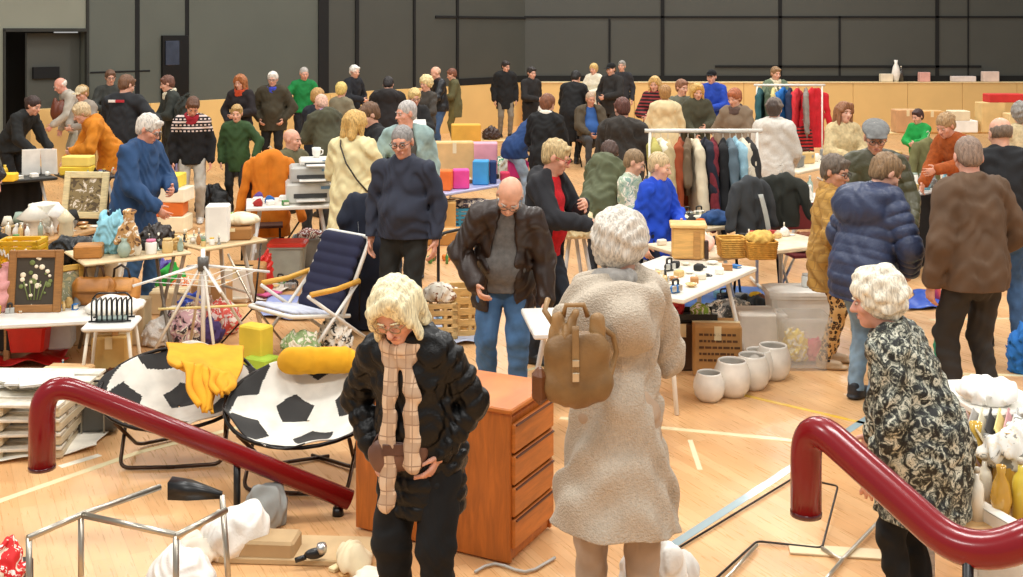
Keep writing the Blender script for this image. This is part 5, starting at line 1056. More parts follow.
for i, (px, col, L, nm, ro) in enumerate(((760, '#3a6a70', .9, 'teal jacket first on the far rack', 1.2), (767, '#5b6a55', .9, 'grey green coat second on the far rack', 1.4), (774, '#d8c990', .6, 'pale yellow top on the far rack', 1.2), (783, '#2f7ec4', .7, 'bright blue top on the far rack', .8), (790, '#2a3a5a', .75, 'dark blue shirt beside the bright blue top', 1.2), (797, '#d8404a', .95, 'coral red jacket on the far rack', 1.0), (806, '#9a948c', .9, 'grey jacket between the two red ones', 1.3), (815, '#d32c3c', 1.0, 'bright red jacket hanging at the end of the far rack', .35))):
    garment(nm, at(px, k2, 1.555), col, L, .5, ro, 'plain', None, 'garments on the far rack', i+11)
garment('red and black striped sock garment below the red jackets', at(803, 62.5, 1.0), '#c23a3a', .75, .26, .3, 'stripe', '#1c1818', None, 40)
# chairs
def chair(label, loc, rz, col='#5a3a2a', frame='#2a2826', group=None):
    t = thing('folding_chair', label, 'chair', loc, rz, group); MB().box((0, 0, .45), (.42, .40, .03)).build('seat', M(col, 'plain'), t); MB().box((0, .2, .74), (.42, .025, .24), R=rot3(-.15, 0, 0)).build('backrest', M(col, 'plain'), t)
    for s in (-1, 1): MB().tube([(s*.2, .24, .86), (s*.2, .17, .45), (s*.2, -.2, 0)], .012, 7).build('leg', M(frame, 'metal'), t); MB().tube([(s*.18, -.15, .44), (s*.18, .24, 0)], .012, 7).build('leg', M(frame, 'metal'), t)
    return t
def draped(name, label, cat, c, k, sh, col, kind='plain', fold=(.014, 26, 1, .3), c2=None, vox=.013):
    """a coat hung over something: capsules given as pixel pairs at scale k"""
    f = Field(); o = np.array(c, float)
    for a, b, r1, r2 in sh: f.C(W(*a, k)-o, W(*b, k)-o, r1, r2, (np.array((0, 1., 0)), .6), .05)
    t = thing(name, label, cat, c); soft('coat_cloth', f, vox, M(col, kind, c2), t, fold=fold); return t
c = at(262, 97); chair('folding chair under the orange coat', c, .2)
garment('orange coat hung over a chair beside the seated bald man', at(270, 96, 1.22), '#d9881e', .92, .56, .15, 'plain', None, None, 61, 'coat', 'orange_coat', .2)
c = at(758, 111); chair('folding chair loaded with dark jackets near the clothes rack', c, -.3)
garment('charcoal jacket with silver stripe hung on the chair by the clothes rack', at(750, 116, 1.25), '#44474a', .6, .42, .5, 'plain', None, None, 62, 'coat', 'charcoal_jacket', .18)
garment('dark olive black jacket hung beside the charcoal one', at(782, 113, 1.24), '#35372f', .52, .44, -.4, 'plain', None, None, 63, 'coat', 'black_jacket', .18)
MB().sheet(lambda u, v: (-.02+.05*u+.1*v, -.13-.02*math.sin(3*v), -.2-.42*v), 3, 12, .006).build('silver_stripe', M('#b9bab4', 'plain'), [o for o in COL.objects if o.name == 'charcoal_jacket'][0])
pile('brown_leather_bag', 'brown leather bag lying on the red folding chair', 'bag', at(806, 111, .47), (.42, .28, .16), '#9a5a2a', 'leather', 5)
chair('red folding chair under the brown leather bag', at(806, 111), .2, '#7a2a26', '#d8d0c4')
c = at(660, 118)
pile('cream_plush', 'large cream plush toy beside the red top woman', 'plush toy', at(577, 122, .76), (.3, .24, .32), '#e8d6a8', 'fleece', 3)
# ------------------------------------------------------------------ tables and what lies on them
POT = ['#f2ede2', '#e6dcc6', '#d9b77a', '#b98450', '#9fb0a0', '#8b8a86', '#2a2826']
MIX = ['#f2ede2', '#e6dcc6', '#d9b77a', '#b98450', '#7a4a2c', '#2a2826', '#8b8a86', '#b23a34', '#e6b82c', '#2f6fae', '#4f8f4a', '#d9782a', '#7fb7c9', '#d77a9a']
tA = table('folding table with black top at the far left', (-32, 184), (58, 177), .7, top='#232321', leg='#c4c2bc'); tB = table('folding table with black top beside the far left one', (72, 179), (124, 175), .7, top='#242322', leg='#c4c2bc')
tC = table('long wooden table of crockery in front of the black tables', (18, 247), (112, 226), .85, top='#c99a64', kind='wood', leg='#8a8378'); tD = table('thin pale table top with statue and blue cloth', (84, 264), (192, 252), .6, top='#dcc49a', kind='wood', leg='#8a8378', shape='X', th=.022)
tE = table('pale table with the tall white box', (204, 249), (268, 239), .65, top='#d8bd90', kind='wood', leg='#cfc4b0', th=.025); tF = table('low white trestle covered in papers and red crate', (-30, 326), (132, 318), .62, .43, '#e8e4da', shape='W', leg='#b98f5c')
tG = table('white table carrying the printers', (246, 208), (336, 205), .65, top='#e9e4da'); tH = table('low table under a lavender blue sheet with bright boxes', (424, 197), (520, 181), 1.3, .5, '#aeb2d8')
tI = table('near white folding table with open steel legs behind the row of pots', (684, 299), (757, 267), .75, top='#e9e2d2', leg='#efece4'); tJ = table('white plastic table end behind the beige coat', (534, 334), (665, 330), .6, top='#ece8de')
tK = table('table with wicker boxes behind the near white table', (700, 259), (838, 243), .7, top='#e3cfae', kind='wood', leg='#dcd6ca'); tL = table('dark clothed table heaped with glassware on the right', (846, 208), (965, 186), .8, top='#d9d6cc')
tM = table('pale table by the smiling woman', (800, 172), (866, 158), .6, top='#e8dcc2'); tQ = table('long back table with cardboard boxes by the wooden wall', (876, 133), (1040, 131), .7, top='#dcc08a', kind='wood'); tR = table('table of small wares beside the middle clothes rack', (672, 232), (742, 224), .6, top='#dcc7a0', kind='wood')
tN = table('small white table with crumpled white bag at the right edge', (983, 414), (1060, 410), .5, .73, '#e6e2d8'); tO = table('low bench of records and glass jars at the right edge', (948, 528), (1180, 525), .56, .45, '#caa06a', kind='wood', shape='W')
tS = table('small table with the cream plush toy', (558, 236), (604, 234), .5, top='#e2d8c4')
MB_ = MB
# black cloth to the floor in front of the glassware table
c, rz, L, dp, h = TAB[tL]; p, _ = on(tL, .62, -.02)
t = thing('table_skirt', 'black cloth hanging from the glassware table to the floor', 'tablecloth', (p.x, p.y, 0), rz)
MB().sheet(lambda u, v: ((u-.5)*L*.75, -.012-.012*math.sin(u*40)*(1-v*.6)-.01*(1-v), .01+(h-.02)*v), 70, 10, .005).build('skirt_cloth', M('#17181a', 'plain'), t)
for tb, lab in ((tA, 'black cloth hanging under the far left table'), (tB, 'black cloth hanging under the second black table')):
    c, rz, L, dp, h = TAB[tb]; p, _ = on(tb, .5, .6); t = thing('table_skirt', lab, 'tablecloth', (p.x, p.y, 0), rz)
    MB().sheet(lambda u, v: ((u-.5)*L*.9, -.01-.015*math.sin(u*36), .01+(h-.06)*v), 60, 6, .005).build('skirt_cloth', M('#1c1a19', 'plain'), t)
# far left tables
goods(tA, 'on the far left black table', 16, ['#f2ede2', '#e6dcc6', '#e6b82c', '#8b8a86'], ['cup', 'box', 'jar', 'book', 'vase'], 1); carton('long yellow box lying on the far left black table', on(tA, .3, .12)[0], (.5, .16, .09), .05, '#e8c030', tape=False)
t = thing('white_laptop_stand', 'white open folder standing at the elbow of the bent black jacket', 'folder', on(tA, .88, .4)[0], .2); MB().box((-.1, 0, .16), (.2, .012, .3), R=rot3(.1, 0, .3)).box((.1, .0, .16), (.2, .012, .3), R=rot3(.1, 0, -.35)).build('folder_cover', M('#ece8e0', 'paper'), t)
carton('lower yellow box on the second black table', on(tB, .3, .55)[0], (.36, .2, .1), .05, '#e6c23c', tape=False); p, _ = on(tB, .32, .55); carton('upper yellow box stacked on the second black table', p+Vector((0, 0, .1)), (.33, .2, .12), -.05, '#ecd06a', tape=False)
goods(tB, 'on the second black table', 12, POT, ['cup', 'bowl', 'jar', 'figure'], 2, v1=.45)
# stacked boxes by the teenager
for i, (px, w_, h_, z_, col, nm) in enumerate(((170, .46, .2, 0, '#efe3c0', 'cream box at the bottom of the stack beside the teenager'), (168, .42, .17, .2, '#d9702c', 'orange box in the middle of the stack beside the teenager'), (172, .44, .17, .37, '#efe6cc', 'pale yellow box on the stack beside the teenager'), (166, .4, .16, .54, '#e8cf4a', 'yellow box topmost on the stack beside the teenager'))): carton(nm, at(px, 82, z_), (w_, .36, h_), .1*math.sin(i*2), col, tape=False)
crate('lavender plastic crate behind the blue sports jacket', at(160, 76, .0), (.5, .4, .7), 0, '#8f8cc0'); pile('black_bag', 'black rubbish bag at the feet of the teenager', 'bag', at(213, 76), (.5, .4, .5), '#191919', 'puffer', 4)
pile('green_shoe_box_wrap', 'lime green and white parcel by the boy in green', 'parcel', at(228, 80), (.22, .2, .18), '#7fb03a', 'splash', 6)
t = thing('wooden_stool', 'pale wooden stool beside the orange coat', 'stool', at(251, 84), .2); MB().box((0, 0, .4), (.28, .24, .03)).build('seat', M('#dcb478', 'wood'), t)
for sx in (-1, 1):
    for sy in (-1, 1): MB().box((sx*.11, sy*.09, .195), (.035, .035, .39)).build('leg', M('#dcb478', 'wood'), t)
# crockery table
goods(tC, 'on the long crockery table', 40, POT+['#7a4a2c', '#f2ede2', '#f2ede2'], ['cup', 'bowl', 'vase', 'jar', 'plate', 'box', 'cloth', 'bottle', 'lamp'], 3, 1.25, v1=.72); rz = TAB[tC][1]; p = at(83, 111, .752)
picture('tilted cream framed picture leaning at the back of the crockery table', p, .42, .42, -.12, .2, '#e6d3a0', '#8d7a52', ('#5a4a34',), fw=.06); carton('white cube box at the back of the crockery table', at(44, 117, .752), (.2, .18, .22), rz, '#f0ead8', tape=False)
for i, (u, ku) in enumerate(((33, 121), (58, 119), (66, 122))): lathe_thing('lantern', ['domed white lantern on the crockery table', 'slim white lantern beside the domed one', 'short cream lantern near the white cube box'][i], 'lantern', at(u, ku, .752), [(.001, 0), (.09-.02*i, 0), (.1-.02*i, .02), (.07-.01*i, .12), (.13-.03*i, .15), (.02, .25-.02*i), (.001, .27-.02*i)], M(['#f0e8d8', '#f6f2ea', '#e8d8b4'][i], 'ceramic'))
t = crate('yellow crate with white script lettering in front of the crockery table', at(22, 133, .69), (.31, .24, .19), .06, '#e3b020', rows=3)
mb = MB(); mb.tube([(-.12+.24*i/60, -.124, .095+.028*math.sin(i*.95)*(1 if i % 14 < 11 else .3)+.02*math.sin(i*.31)) for i in range(61)], .006, 5); mb.build('script_lettering', M('#f4efe2', 'plastic'), t)
carton('large plain box carrying the yellow crate', at(20, 133, 0), (.36, .3, .685), .1, '#d6b98c'); pile('black_bag', 'heap of black plastic bags under the crockery table', 'bag', at(80, 127, .62), (.52, .3, .24), '#1e1f1f', 'puffer', 8)
carton('tall pale carton under the black plastic bags', at(78, 127), (.54, .3, .62), 0, '#cdb994', tape=False)
pile('white_bag', 'white carrier bag beside the black plastic bags', 'bag', G(112, 285), (.35, .3, .45), '#eee9de', 'puffer', 9)
# statue table
goods(tD, 'on the thin pale table', 22, POT+['#b98450', '#d9b77a', '#c9a227'], ['figure', 'vase', 'jar', 'candle', 'bowl', 'bottle', 'basket'], 4, 1.5, u0=.35); pile('blue_cloth', 'light blue cloth bundle behind the carved statue', 'cloth', on(tD, .36, .6)[0], (.26, .22, .34), '#9fd0dc', 'plain', 3)
p, _ = on(tD, .46, .25); t = thing('carved_statue', 'tall carved brown and cream statue on the thin pale table', 'statue', p); f = Field().C((0, 0, .03), (0, 0, .22), .075, .05).E((0, -.01, .29), (.04, .04, .05)).C((.05, -.03, .21), (.08, -.05, .1), .022).C((-.05, -.03, .21), (-.08, -.04, .1), .022).E((.0, 0, .33), (.05, .045, .02)).cut((0, 0, 0), (0, 0, -1)); soft('statue_body', f, .009, M('#b88c56', 'splash', '#5a3a22'), t, fold=(.006, 60, 1))
p, _ = on(tD, .12, .4); carton('tan wooden casket at the end of the thin pale table', p, (.2, .16, .1), .2, '#b87c3a', kind='wood', tape=False); pile('dark_tangle', 'dark tangled metal ornament behind the carved statue', 'ornament', on(tD, .78, .5)[0], (.26, .2, .22), '#3b2c22', 'leather', 12)
goods(tE, 'on the table with the tall white box', 14, POT, ['bottle', 'candle', 'vase', 'clock', 'jar'], 5, 1.3, u1=.4)
carton('tall plain white box standing on the pale table', on(tE, .42, .3)[0], (.18, .16, .3), .1, '#f4efe4', tape=False); carton('flat brown box beside the tall white box', on(tE, .75, .4)[0], (.3, .3, .1), .1, '#a0703c'); pile('cream_cloth', 'cream cloth spilling over the brown box', 'cloth', on(tE, .88, .45)[0]+Vector((0, 0, .1)), (.36, .3, .1), '#e9dcc0', 'plain', 11)
carton('brown wine crate with dark lettering under the pale table', G(246, 296), (.36, .3, .3), .1, '#b5834a', kind='wood', tape=False)
pile('red_bag', 'red bag beside the brown wine crate', 'bag', G(263, 292), (.16, .2, .4), '#d22c22', 'plastic', 14)
tarp('spread of colourful magazines on the floor by the wine crate', ((212, 300), (268, 302), (300, 285), (225, 284)), '#e9e2d4', seed=1)
for i, (px, py, col, nm) in enumerate(((226, 295, '#c2b4d8', 'lilac magazine on the spread'), (240, 296, '#e8e2d2', 'white magazine beside the lilac one'), (252, 292, '#8ea8c4', 'pale blue magazine on the spread'), (264, 293, '#cf5a8c', 'pink edged magazine at the end of the spread'))): book(nm, G(px, py, .04), (.2, .28, .012), .3*i, col)
# printers
for i, (u, v, z_, w_, l_, h_, col, nm) in enumerate(((.72, .5, 0, .46, .4, .2, '#cfccc4', 'grey printer at the bottom of the stack on the white table'), (.74, .5, .2, .42, .36, .16, '#b8b6b0', 'darker grey printer stacked on the lower one'), (.78, .5, .36, .3, .28, .07, '#efece4', 'flat white scanner on top of the printers'))):
    p, rz = on(tG, u, v); t = thing('printer', nm, 'printer', p+Vector((0, 0, z_)), rz); MB().box((0, 0, h_/2), (w_, l_, h_), ch=.02).build('printer_case', M(col, 'plastic'), t); MB().box((0, -l_/2, h_*.4), (w_*.7, .02, h_*.22)).build('paper_slot', M('#3c3c3c', 'plastic'), t); MB().box((0, -l_/2-.06, h_*.22), (w_*.6, .14, .012)).build('paper_tray', M('#efece4', 'plastic'), t); MB().box((w_*.32, -l_/2-.004, h_*.78), (w_*.2, .012, h_*.14)).build('control_panel', M('#6c8ca8', 'plastic'), t)
cup('white mug standing on the scanner', on(tG, .8, .5)[0]+Vector((0, 0, .43)), .1)
goods(tG, 'on the printer table', 10, ['#d77a9a', '#2f6fae', '#4f8f4a', '#b23a34', '#6a4a8c', '#f2ede2'], ['cloth', 'box', 'book', 'bowl'], 6, u1=.5)
for i, (px, py, w_, h_, col, lid, nm) in enumerate(((262, 262, .36, .34, '#b9b2a4', None, 'beige tub under the printer table'), (288, 276, .34, .32, '#9fa194', '#d23a2c', 'grey crate with red lid on the floor'), (311, 265, .36, .3, '#8d9290', None, 'grey tub of tools beside the red lidded crate'), (325, 258, .3, .26, '#7c8080', None, 'dark grey tub at the end of the printer table'))): tub(nm, G(px, py), (w_, .3, h_), .05*i, col, lid)
pile('tool_heap', 'heap of mixed tools in the grey tub', 'tools', G(311, 265)+Vector((0, 0, .27)), (.3, .24, .12), '#8b4a40', 'splash', 21); pile('white_towel', 'white towel over the beige tub', 'towel', G(262, 262)+Vector((0, 0, .32)), (.34, .3, .12), '#f1ebdd', 'plain', 22)
# low white trestle
goods(tF, 'on the low white trestle', 30, MIX, ['book', 'plate', 'box', 'cloth', 'case', 'bowl', 'bottle'], 7, u0=.02, u1=.7, v0=.45)
p, rz = on(tF, .33, .5); picture('brown framed painting of white flowers', p+Vector((0, 0, .0)), .38, .44, rz-.15, .16, '#9a6a38', '#3f362a', ('flowers',), fw=.055)
p, _ = on(tF, .53, .7); picture('gilt framed mirror leaning behind the flower painting', p, .3, .3, rz+.5, .3, '#c99a3c', '#8a8a6a', ('#b9a878',), fw=.045); satchel('tan leather satchel beside the gilt mirror', on(tF, .7, .75)[0], (.3, .16, .22), .1, '#b8813f'); satchel('cream handled tan bag behind the toast rack', on(tF, .88, .8)[0], (.26, .14, .2), -.1, '#d09a58', '#3a2a1c')
pile('pink_blanket', 'pink blanket heap at the left picture edge', 'blanket', on(tF, .1, .75)[0], (.28, .26, .34), '#e0a8a4', 'plain', 35); pile('white_sheet', 'white sheet spread beside the toast rack', 'sheet', on(tF, .86, .35)[0], (.42, .36, .1), '#f0ece2', 'plain', 36)
tub('bright red tub standing on the red lid', G(31, 349, .12), (.27, .22, .18), .05, '#d8201c'); carton('blue and white printed box beside the red tub', G(62, 346, .1), (.17, .2, .18), .2, '#c3cfe0', tape=False); carton('black box left of the red tub', G(4, 348, .1), (.2, .2, .2), 0, '#23201e', tape=False); pile('white_wrap', 'white paper wrap on top of the red tub', 'wrapping', G(31, 349, .12)+Vector((0, 0, .17)), (.26, .22, .08), '#f0ebe0', 'paper', 38)
tarp('bright red plastic sheet under the red tub', ((-20, 372), (66, 366), (66, 350), (-20, 352)), '#cf1f1c', seed=2, wav=.03); bottle('small light blue bottle beside the red plastic sheet', G(63, 378), .13, '#3fb4dc', '#e8f0f2')
for i in range(4):      # pallets of white boards
    t = thing('pallet', ['lowest whitewashed pallet at the left edge', 'second whitewashed pallet in the stack', 'third whitewashed pallet in the stack', 'topmost whitewashed pallet at the left edge'][i], 'pallet', at(12+3*i, 168, .085*i), .12-.05*i, 'stacked pallets'); mb = MB()
    for q in range(5): mb.box((0, -.3+.15*q, .07), (.75, .11, .018))
    mb.build('deck_boards', M('#e2dac8', 'wood'), t)
    for q in (-1, 0, 1): MB().box((q*.33, 0, .03), (.09, .66, .06)).build('bearer', M('#cdbd9e', 'wood'), t)
for i in range(6): book(['grey magazine on top of the pallets', 'white folder on the pallet stack', 'cream brochure on the pallet stack', 'pale printed leaflet on the pallets', 'thin white catalogue on the pallets', 'folded newspaper on the pallets'][i], at(2+9*i, 166+i, .345+.012*i), (.24, .3, .012), .4*i, ['#c9c9c6', '#f0ede6', '#e6dcc6', '#dcd8cc', '#efebe4', '#d2cdc2'][i])
tarp('white canvas sheet spread on the floor below the pallets', ((-30, 470), (95, 452), (118, 418), (-30, 425)), '#ece7da', seed=3, kind='plain')
# suitcase
c = G(95, 432); t = thing('suitcase', 'dark grey hard suitcase standing behind the red rail', 'suitcase', c, .15); MB().box((0, 0, .15), (.3, .18, .27), ch=.03).build('shell', M('#4c4b46', 'plastic', rough=.3), t); MB().box((-.06, -.092, .15), (.012, .01, .26)).box((.07, -.092, .15), (.012, .01, .26)).build('ribs', M('#8a867c', 'metal'), t); MB().tube(bend([(-.05, 0, .28), (-.05, 0, .31), (.05, 0, .31), (.05, 0, .28)], .015), .008, 6).build('carry_handle', BLACK, t)
pile('black_shoe_bag', 'small black bag beside the grey suitcase', 'bag', G(66, 424), (.14, .14, .12), '#1f1d1b', 'leather', 41)
# stool with toast rack
c = G(112, 388); t = thing('round_stool', 'stool with white seat and tube legs holding the toast rack', 'stool', c, .1); MB().box((0, 0, .44), (.34, .3, .04), ch=.015).build('seat', WHITE, t)
for sx in (-1, 1):
    for sy in (-1, 1): MB().tube([(sx*.13, sy*.11, .42), (sx*.18, sy*.14, 0)], .012, 7).build('leg', M('#e2d8c4', 'plastic'), t)
t = thing('toast_rack', 'black wire rack with upright slots on the white stool', 'rack', (c.x, c.y, .46), .1); mb = MB()
for i in range(8): x = -.12+.034*i; mb.tube(bend([(x, -.06, .012), (x, -.06, .15), (x, .06, .15), (x, .06, .012)], .03), .006, 6)
for s in (-1, 1): mb.tube([(-.14, s*.06, .012), (.14, s*.06, .012)], .007, 6)
mb.tube(bend([(-.13, 0, .15), (-.1, 0, .19), (.1, 0, .19), (.13, 0, .15)], .03), .006, 6); mb.build('wire', BLACK, t); MB().box((.0, 0, .02), (.2, .1, .01)).build('base_plate', M('#8fa29a', 'plastic'), t)
carton('brown box with shoes stored under the white stool', G(112, 376), (.24, .2, .3), .1, '#caa35e')
for i in range(4): pile('shoe', ['brown shoe nearest the stool leg', 'dark shoe beside the brown one', 'brown shoe behind the dark shoe', 'dark shoe at the end of the shoe row'][i], 'shoe', G(96+9*i, 386-2*i), (.1, .2, .09), ['#6b3a28', '#33241e'][i % 2], 'leather', 50+i, rz=.4)
# toys under the airer
for i, (px, py, d, col, c2, kd, nm) in enumerate(((186, 342, .3, '#c9a0a4', '#3a2c30', 'splash', 'pink and black soft toy under the airer'), (172, 338, .26, '#efe9e0', '#4a3c3c', 'splash', 'white and dark soft toy beside the pink one'), (190, 318, .22, '#2a4bb4', None, 'plastic', 'blue plush ball under the airer post'), (222, 332, .28, '#d8564a', '#f0d8d0', 'splash', 'red patterned soft toy right of the post'), (210, 342, .2, '#5d4a7c', None, 'plain', 'purple plush toy at the foot of the post'), (172, 292, .26, '#38a844', None, 'plain', 'green plush toy behind the airer'), (200, 330, .26, '#b08a74', '#4a3024', 'splash', 'brown mottled soft toy behind the post'), (230, 300, .24, '#e8dcc8', '#b23a34', 'splash', 'cream and red bundle behind the airer'), (158, 345, .22, '#e8e4dc', None, 'fleece', 'white plush toy left of the airer'), (182, 300, .22, '#d9702c', '#f0e0c0', 'splash', 'orange mottled toy behind the blue ball'), (165, 280, .22, '#4a3a8c', None, 'plastic', 'dark violet bottle bag behind the green plush'))): pile('soft_toy', nm, 'toy', G(px, py), (d*1.1, d, d*1.05), col, kd, 60+i, c2=c2, vox=.012)
carton('yellow and lime paper bag standing by the football chairs', G(256, 366), (.22, .14, .3), -.5, '#dcc23c', tape=False, name='paper_bag', cat='bag'); carton('lime green base box under the yellow bag', G(262, 370), (.2, .16, .1), -.5, '#a3bf3a', tape=False)
pile('patterned_bag', 'green and cream patterned bag behind the rolled cushion', 'bag', G(300, 362), (.3, .22, .26), '#8aa06a', 'splash', 75, c2='#d8cfb8'); pile('white_net_bag', 'white net bag with dark print behind the rolled cushion', 'bag', G(335, 352), (.26, .2, .3), '#ece7da', 'splash', 76, c2='#3a3a36')
tarp('lavender blue sheet on the floor beside the lounger', ((258, 318), (312, 322), (318, 298), (272, 298)), '#8f9fd0', seed=4)
# bright boxes in the centre
for px, k, w_, l_, h_, col, nm in ((444, 82, .2, .22, .24, '#e8702c', 'orange box on the lavender sheet table'), (461, 81, .2, .22, .23, '#e04a9a', 'hot pink box beside the orange box'), (454, 77, .5, .28, .5, '#d9ae70', 'brown cardboard box behind the orange and pink boxes'), (481, 79, .2, .24, .3, '#3f98d0', 'bright blue box on the lavender sheet table'), (493, 78.4, .09, .2, .28, '#1f3a6c', 'navy box right of the bright blue box'), (484, 74.5, .36, .28, .44, '#e0a0b0', 'pale pink box behind the bright blue box'), (466, 73, .4, .24, .66, '#d8a23c', 'ochre box at the back of the lavender table'), (505, 77.6, .12, .2, .12, '#d83a5c', 'small raspberry box near the table end')): carton(nm, at(px, k, .502), (w_, l_, h_), .1*math.sin(px), col, tape='cardboard' in nm)
carton('pink lidded box left of the streaky blond hair', at(518, 75.5, .502), (.26, .24, .22), .1, '#d8347c', tape=False); pile('white_plush', 'white plush bear sitting behind the cardboard box', 'plush toy', on(tH, .22, .72)[0], (.3, .26, .42), '#f0ead8', 'fleece', 81)
for px, py, w_, h_, col, nm in ((441, 232, .36, .38, '#cfa05c', 'brown carton under the lavender table'), (444, 243, .5, .16, '#c08a48', 'flat brown carton before the blue crates')): carton(nm, G(px, py), (w_, .34, h_), .05, col)
for px, nm in ((464, 'nearer blue plastic crate under the lavender table'), (482, 'blue plastic crate beside the streaky blond hair')): crate(nm, G(px, 226), (.3, .34, .24), .05, '#3f9cc0')
pile('clothes_heap', 'heap of dark and white clothes above the blue crates', 'clothes', G(472, 226)+Vector((0, 0, .24)), (.6, .34, .12), '#4a4458', 'splash', 83, c2='#e8dcc8')
t = thing('bench', 'low wooden bench by the back wall', 'bench', at(480, 55), 0); MB().box((0, 0, .44), (1.1, .35, .04)).build('seat', M('#dcb87c', 'wood'), t)
for s in (-1, 1): MB().box((s*.5, 0, .21), (.04, .3, .42)).build('leg', M('#dcb87c', 'wood'), t)
pile('dark_tote', 'dark brown tote with two upright handles on the wooden bench', 'bag', at(491, 55, .46), (.36, .22, .26), '#4a3026', 'leather', 84); pile('green_cloth', 'green and black clothes heap before the bench', 'clothes', at(498, 62, .0), (.7, .4, .5), '#2f7a5a', 'splash', 85, c2='#26221f'); pile('grey_bag', 'pale grey bag standing between bench and blue jacket', 'bag', at(508, 66), (.35, .3, .6), '#b9b8b0', 'plain', 86)
# trolley and pale crates behind the brown coat
t = thing('folding_trolley', 'folding hand trolley with black bow handle beside the brown coat', 'trolley', G(452, 318), .3); MB().tube(bend([(-.12, 0, .05), (-.12, 0, .72), (.12, 0, .76), (.12, 0, .05)], .08), .014, 7).build('bow_handle', BLACK, t); MB().box((0, -.12, .04), (.3, .26, .02)).build('foot_plate', M('#6d8fa0', 'plastic'), t)
for sx in (-1, 1): MB().lathe([(.001, -.02), (.06, -.02), (.06, .02), (.001, .02)], (sx*.15, .04, .06), 14, rot3(0, PI/2, 0)).build('wheel', BLACK, t)
crate('pale wooden crate behind the fur collar of the black jacket', G(438, 338), (.3, .26, .3), .1, '#e0bb7c', kind='wood', name='wooden_crate'); crate('taller pale wooden crate beside the trolley', G(462, 335), (.26, .24, .4), .2, '#d8ae6a', kind='wood', name='wooden_crate'); pile('white_bundle', 'white and brown bundle on the pale crates', 'bundle', G(440, 338)+Vector((0, 0, .3)), (.3, .24, .16), '#efe6d4', 'splash', 88, c2='#8a5a34')
tarp('pale blue sheet on the floor by the pale crates', ((425, 345), (480, 345), (490, 318), (430, 318)), '#b8c4dc', seed=6)
# near right tables
p, rz = on(tI, .55, .72); goods(tI, 'on the near white table', 26, ['#e6dcc6', '#d9b77a', '#2f6fae', '#b98450', '#2a2826', '#f2ede2', '#7a4a2c'], ['book', 'case', 'plate', 'box', 'bowl'], 8, .9, v1=.75)
c = at(688, 134, .76); t = thing('wooden_box', 'tall honey coloured wooden box with lid on the near table', 'box', c, -.1); hw = M('#dba860', 'wood', sc=.5); MB().box((0, 0, .115), (.24, .2, .23)).build('box_body', hw, t); MB().box((0, 0, .24), (.27, .23, .025)).build('lid', M('#e6bc78', 'wood'), t); MB().box((.06, -.103, .1), (.05, .008, .2)).build('front_strip', M('#b98648', 'wood'), t); MB().box((.13, -.1, .07), (.03, .03, .14)).build('handle', M('#3a2418', 'wood'), t)
c = at(732, 133, .752); basket('woven box with lid left on the wicker table', c, (.2, .18, .14), .1, '#dcb060', handle=False); c = at(760, 134, .752); basket('woven box heaped with straw right on the wicker table', c, (.22, .18, .13), .1, '#d8a650', handle=False); pile('straw_heap', 'straw and paper filling on the right woven box', 'straw', c+Vector((0, 0, .12)), (.22, .18, .09), '#e3c070', 'knit', 90, vox=.008)
goods(tK, 'on the wicker table', 26, ['#f2ede2', '#d9b77a', '#d77a9a', '#b98450', '#e6dcc6', '#2a2826', '#b23a34'], ['box', 'plate', 'book', 'cloth', 'bowl', 'candle'], 9, 1.0, v0=.5); goods(tR, 'on the table beside the rack', 20, ['#d9782a', '#e6dcc6', '#e6b82c', '#2a2826', '#9fb0a0', '#7a4a2c'], ['box', 'cloth', 'case', 'jar', 'basket'], 10, 1.1)
pile('blue_jeans', 'folded blue jeans on the table by the rack', 'jeans', on(tR, .8, .2)[0], (.34, .26, .12), '#2f5482', 'denim', 91); pile('pink_cloth', 'pale pink cloth hanging on the wicker table', 'cloth', on(tK, .16, .5)[0], (.3, .26, .14), '#ecc4b4', 'plain', 92)
carton('brown carton with rows of dark print under the near table', G(716, 372), (.34, .26, .36), -.08, '#b4854c'); t = bpy.data.objects[-1] if False else None
lt_ = [o for o in COL.objects if o.get('label') == 'brown carton with rows of dark print under the near table'][0]
for r in range(5):
    x = -.13; mb = MB()
    while x < .12: w_ = random.uniform(.015, .045); mb.box((x+w_/2, -.131, .12+r*.045), (w_, .003, .016), ch=0); x += w_+.008
    mb.build('print_row', M('#5a3a1e', 'paper'), lt_)
carton('dark carton beside the printed carton under the near table', G(680, 366), (.26, .26, .34), 0, '#4a3422'); t = thing('black_tray', 'black tray of small parts on the dark carton', 'tray', G(690, 366)+Vector((0, 0, .345)), 0); MB().box((0, 0, .012), (.36, .24, .02)).box((0, -.115, .035), (.36, .01, .05)).box((0, .115, .035), (.36, .01, .05)).build('tray_body', BLACK, t)
pile('red_bag', 'red bag standing on the dark carton under the near table', 'bag', G(672, 366)+Vector((0, 0, .372)), (.16, .14, .2), '#c21f26', 'plastic', 93); pile('green_leaves', 'green and white packets on the black tray', 'packets', G(700, 366)+Vector((0, 0, .372)), (.14, .14, .08), '#8fb03a', 'splash', 94)
tarp('blue tarpaulin on the floor behind the near white table', ((680, 318), (838, 322), (840, 290), (690, 288)), '#3f78c8', seed=7); tarp('bright blue sheet on the floor right of the glassware table', ((905, 312), (945, 308), (950, 292), (915, 292)), '#2a52b0', seed=8)
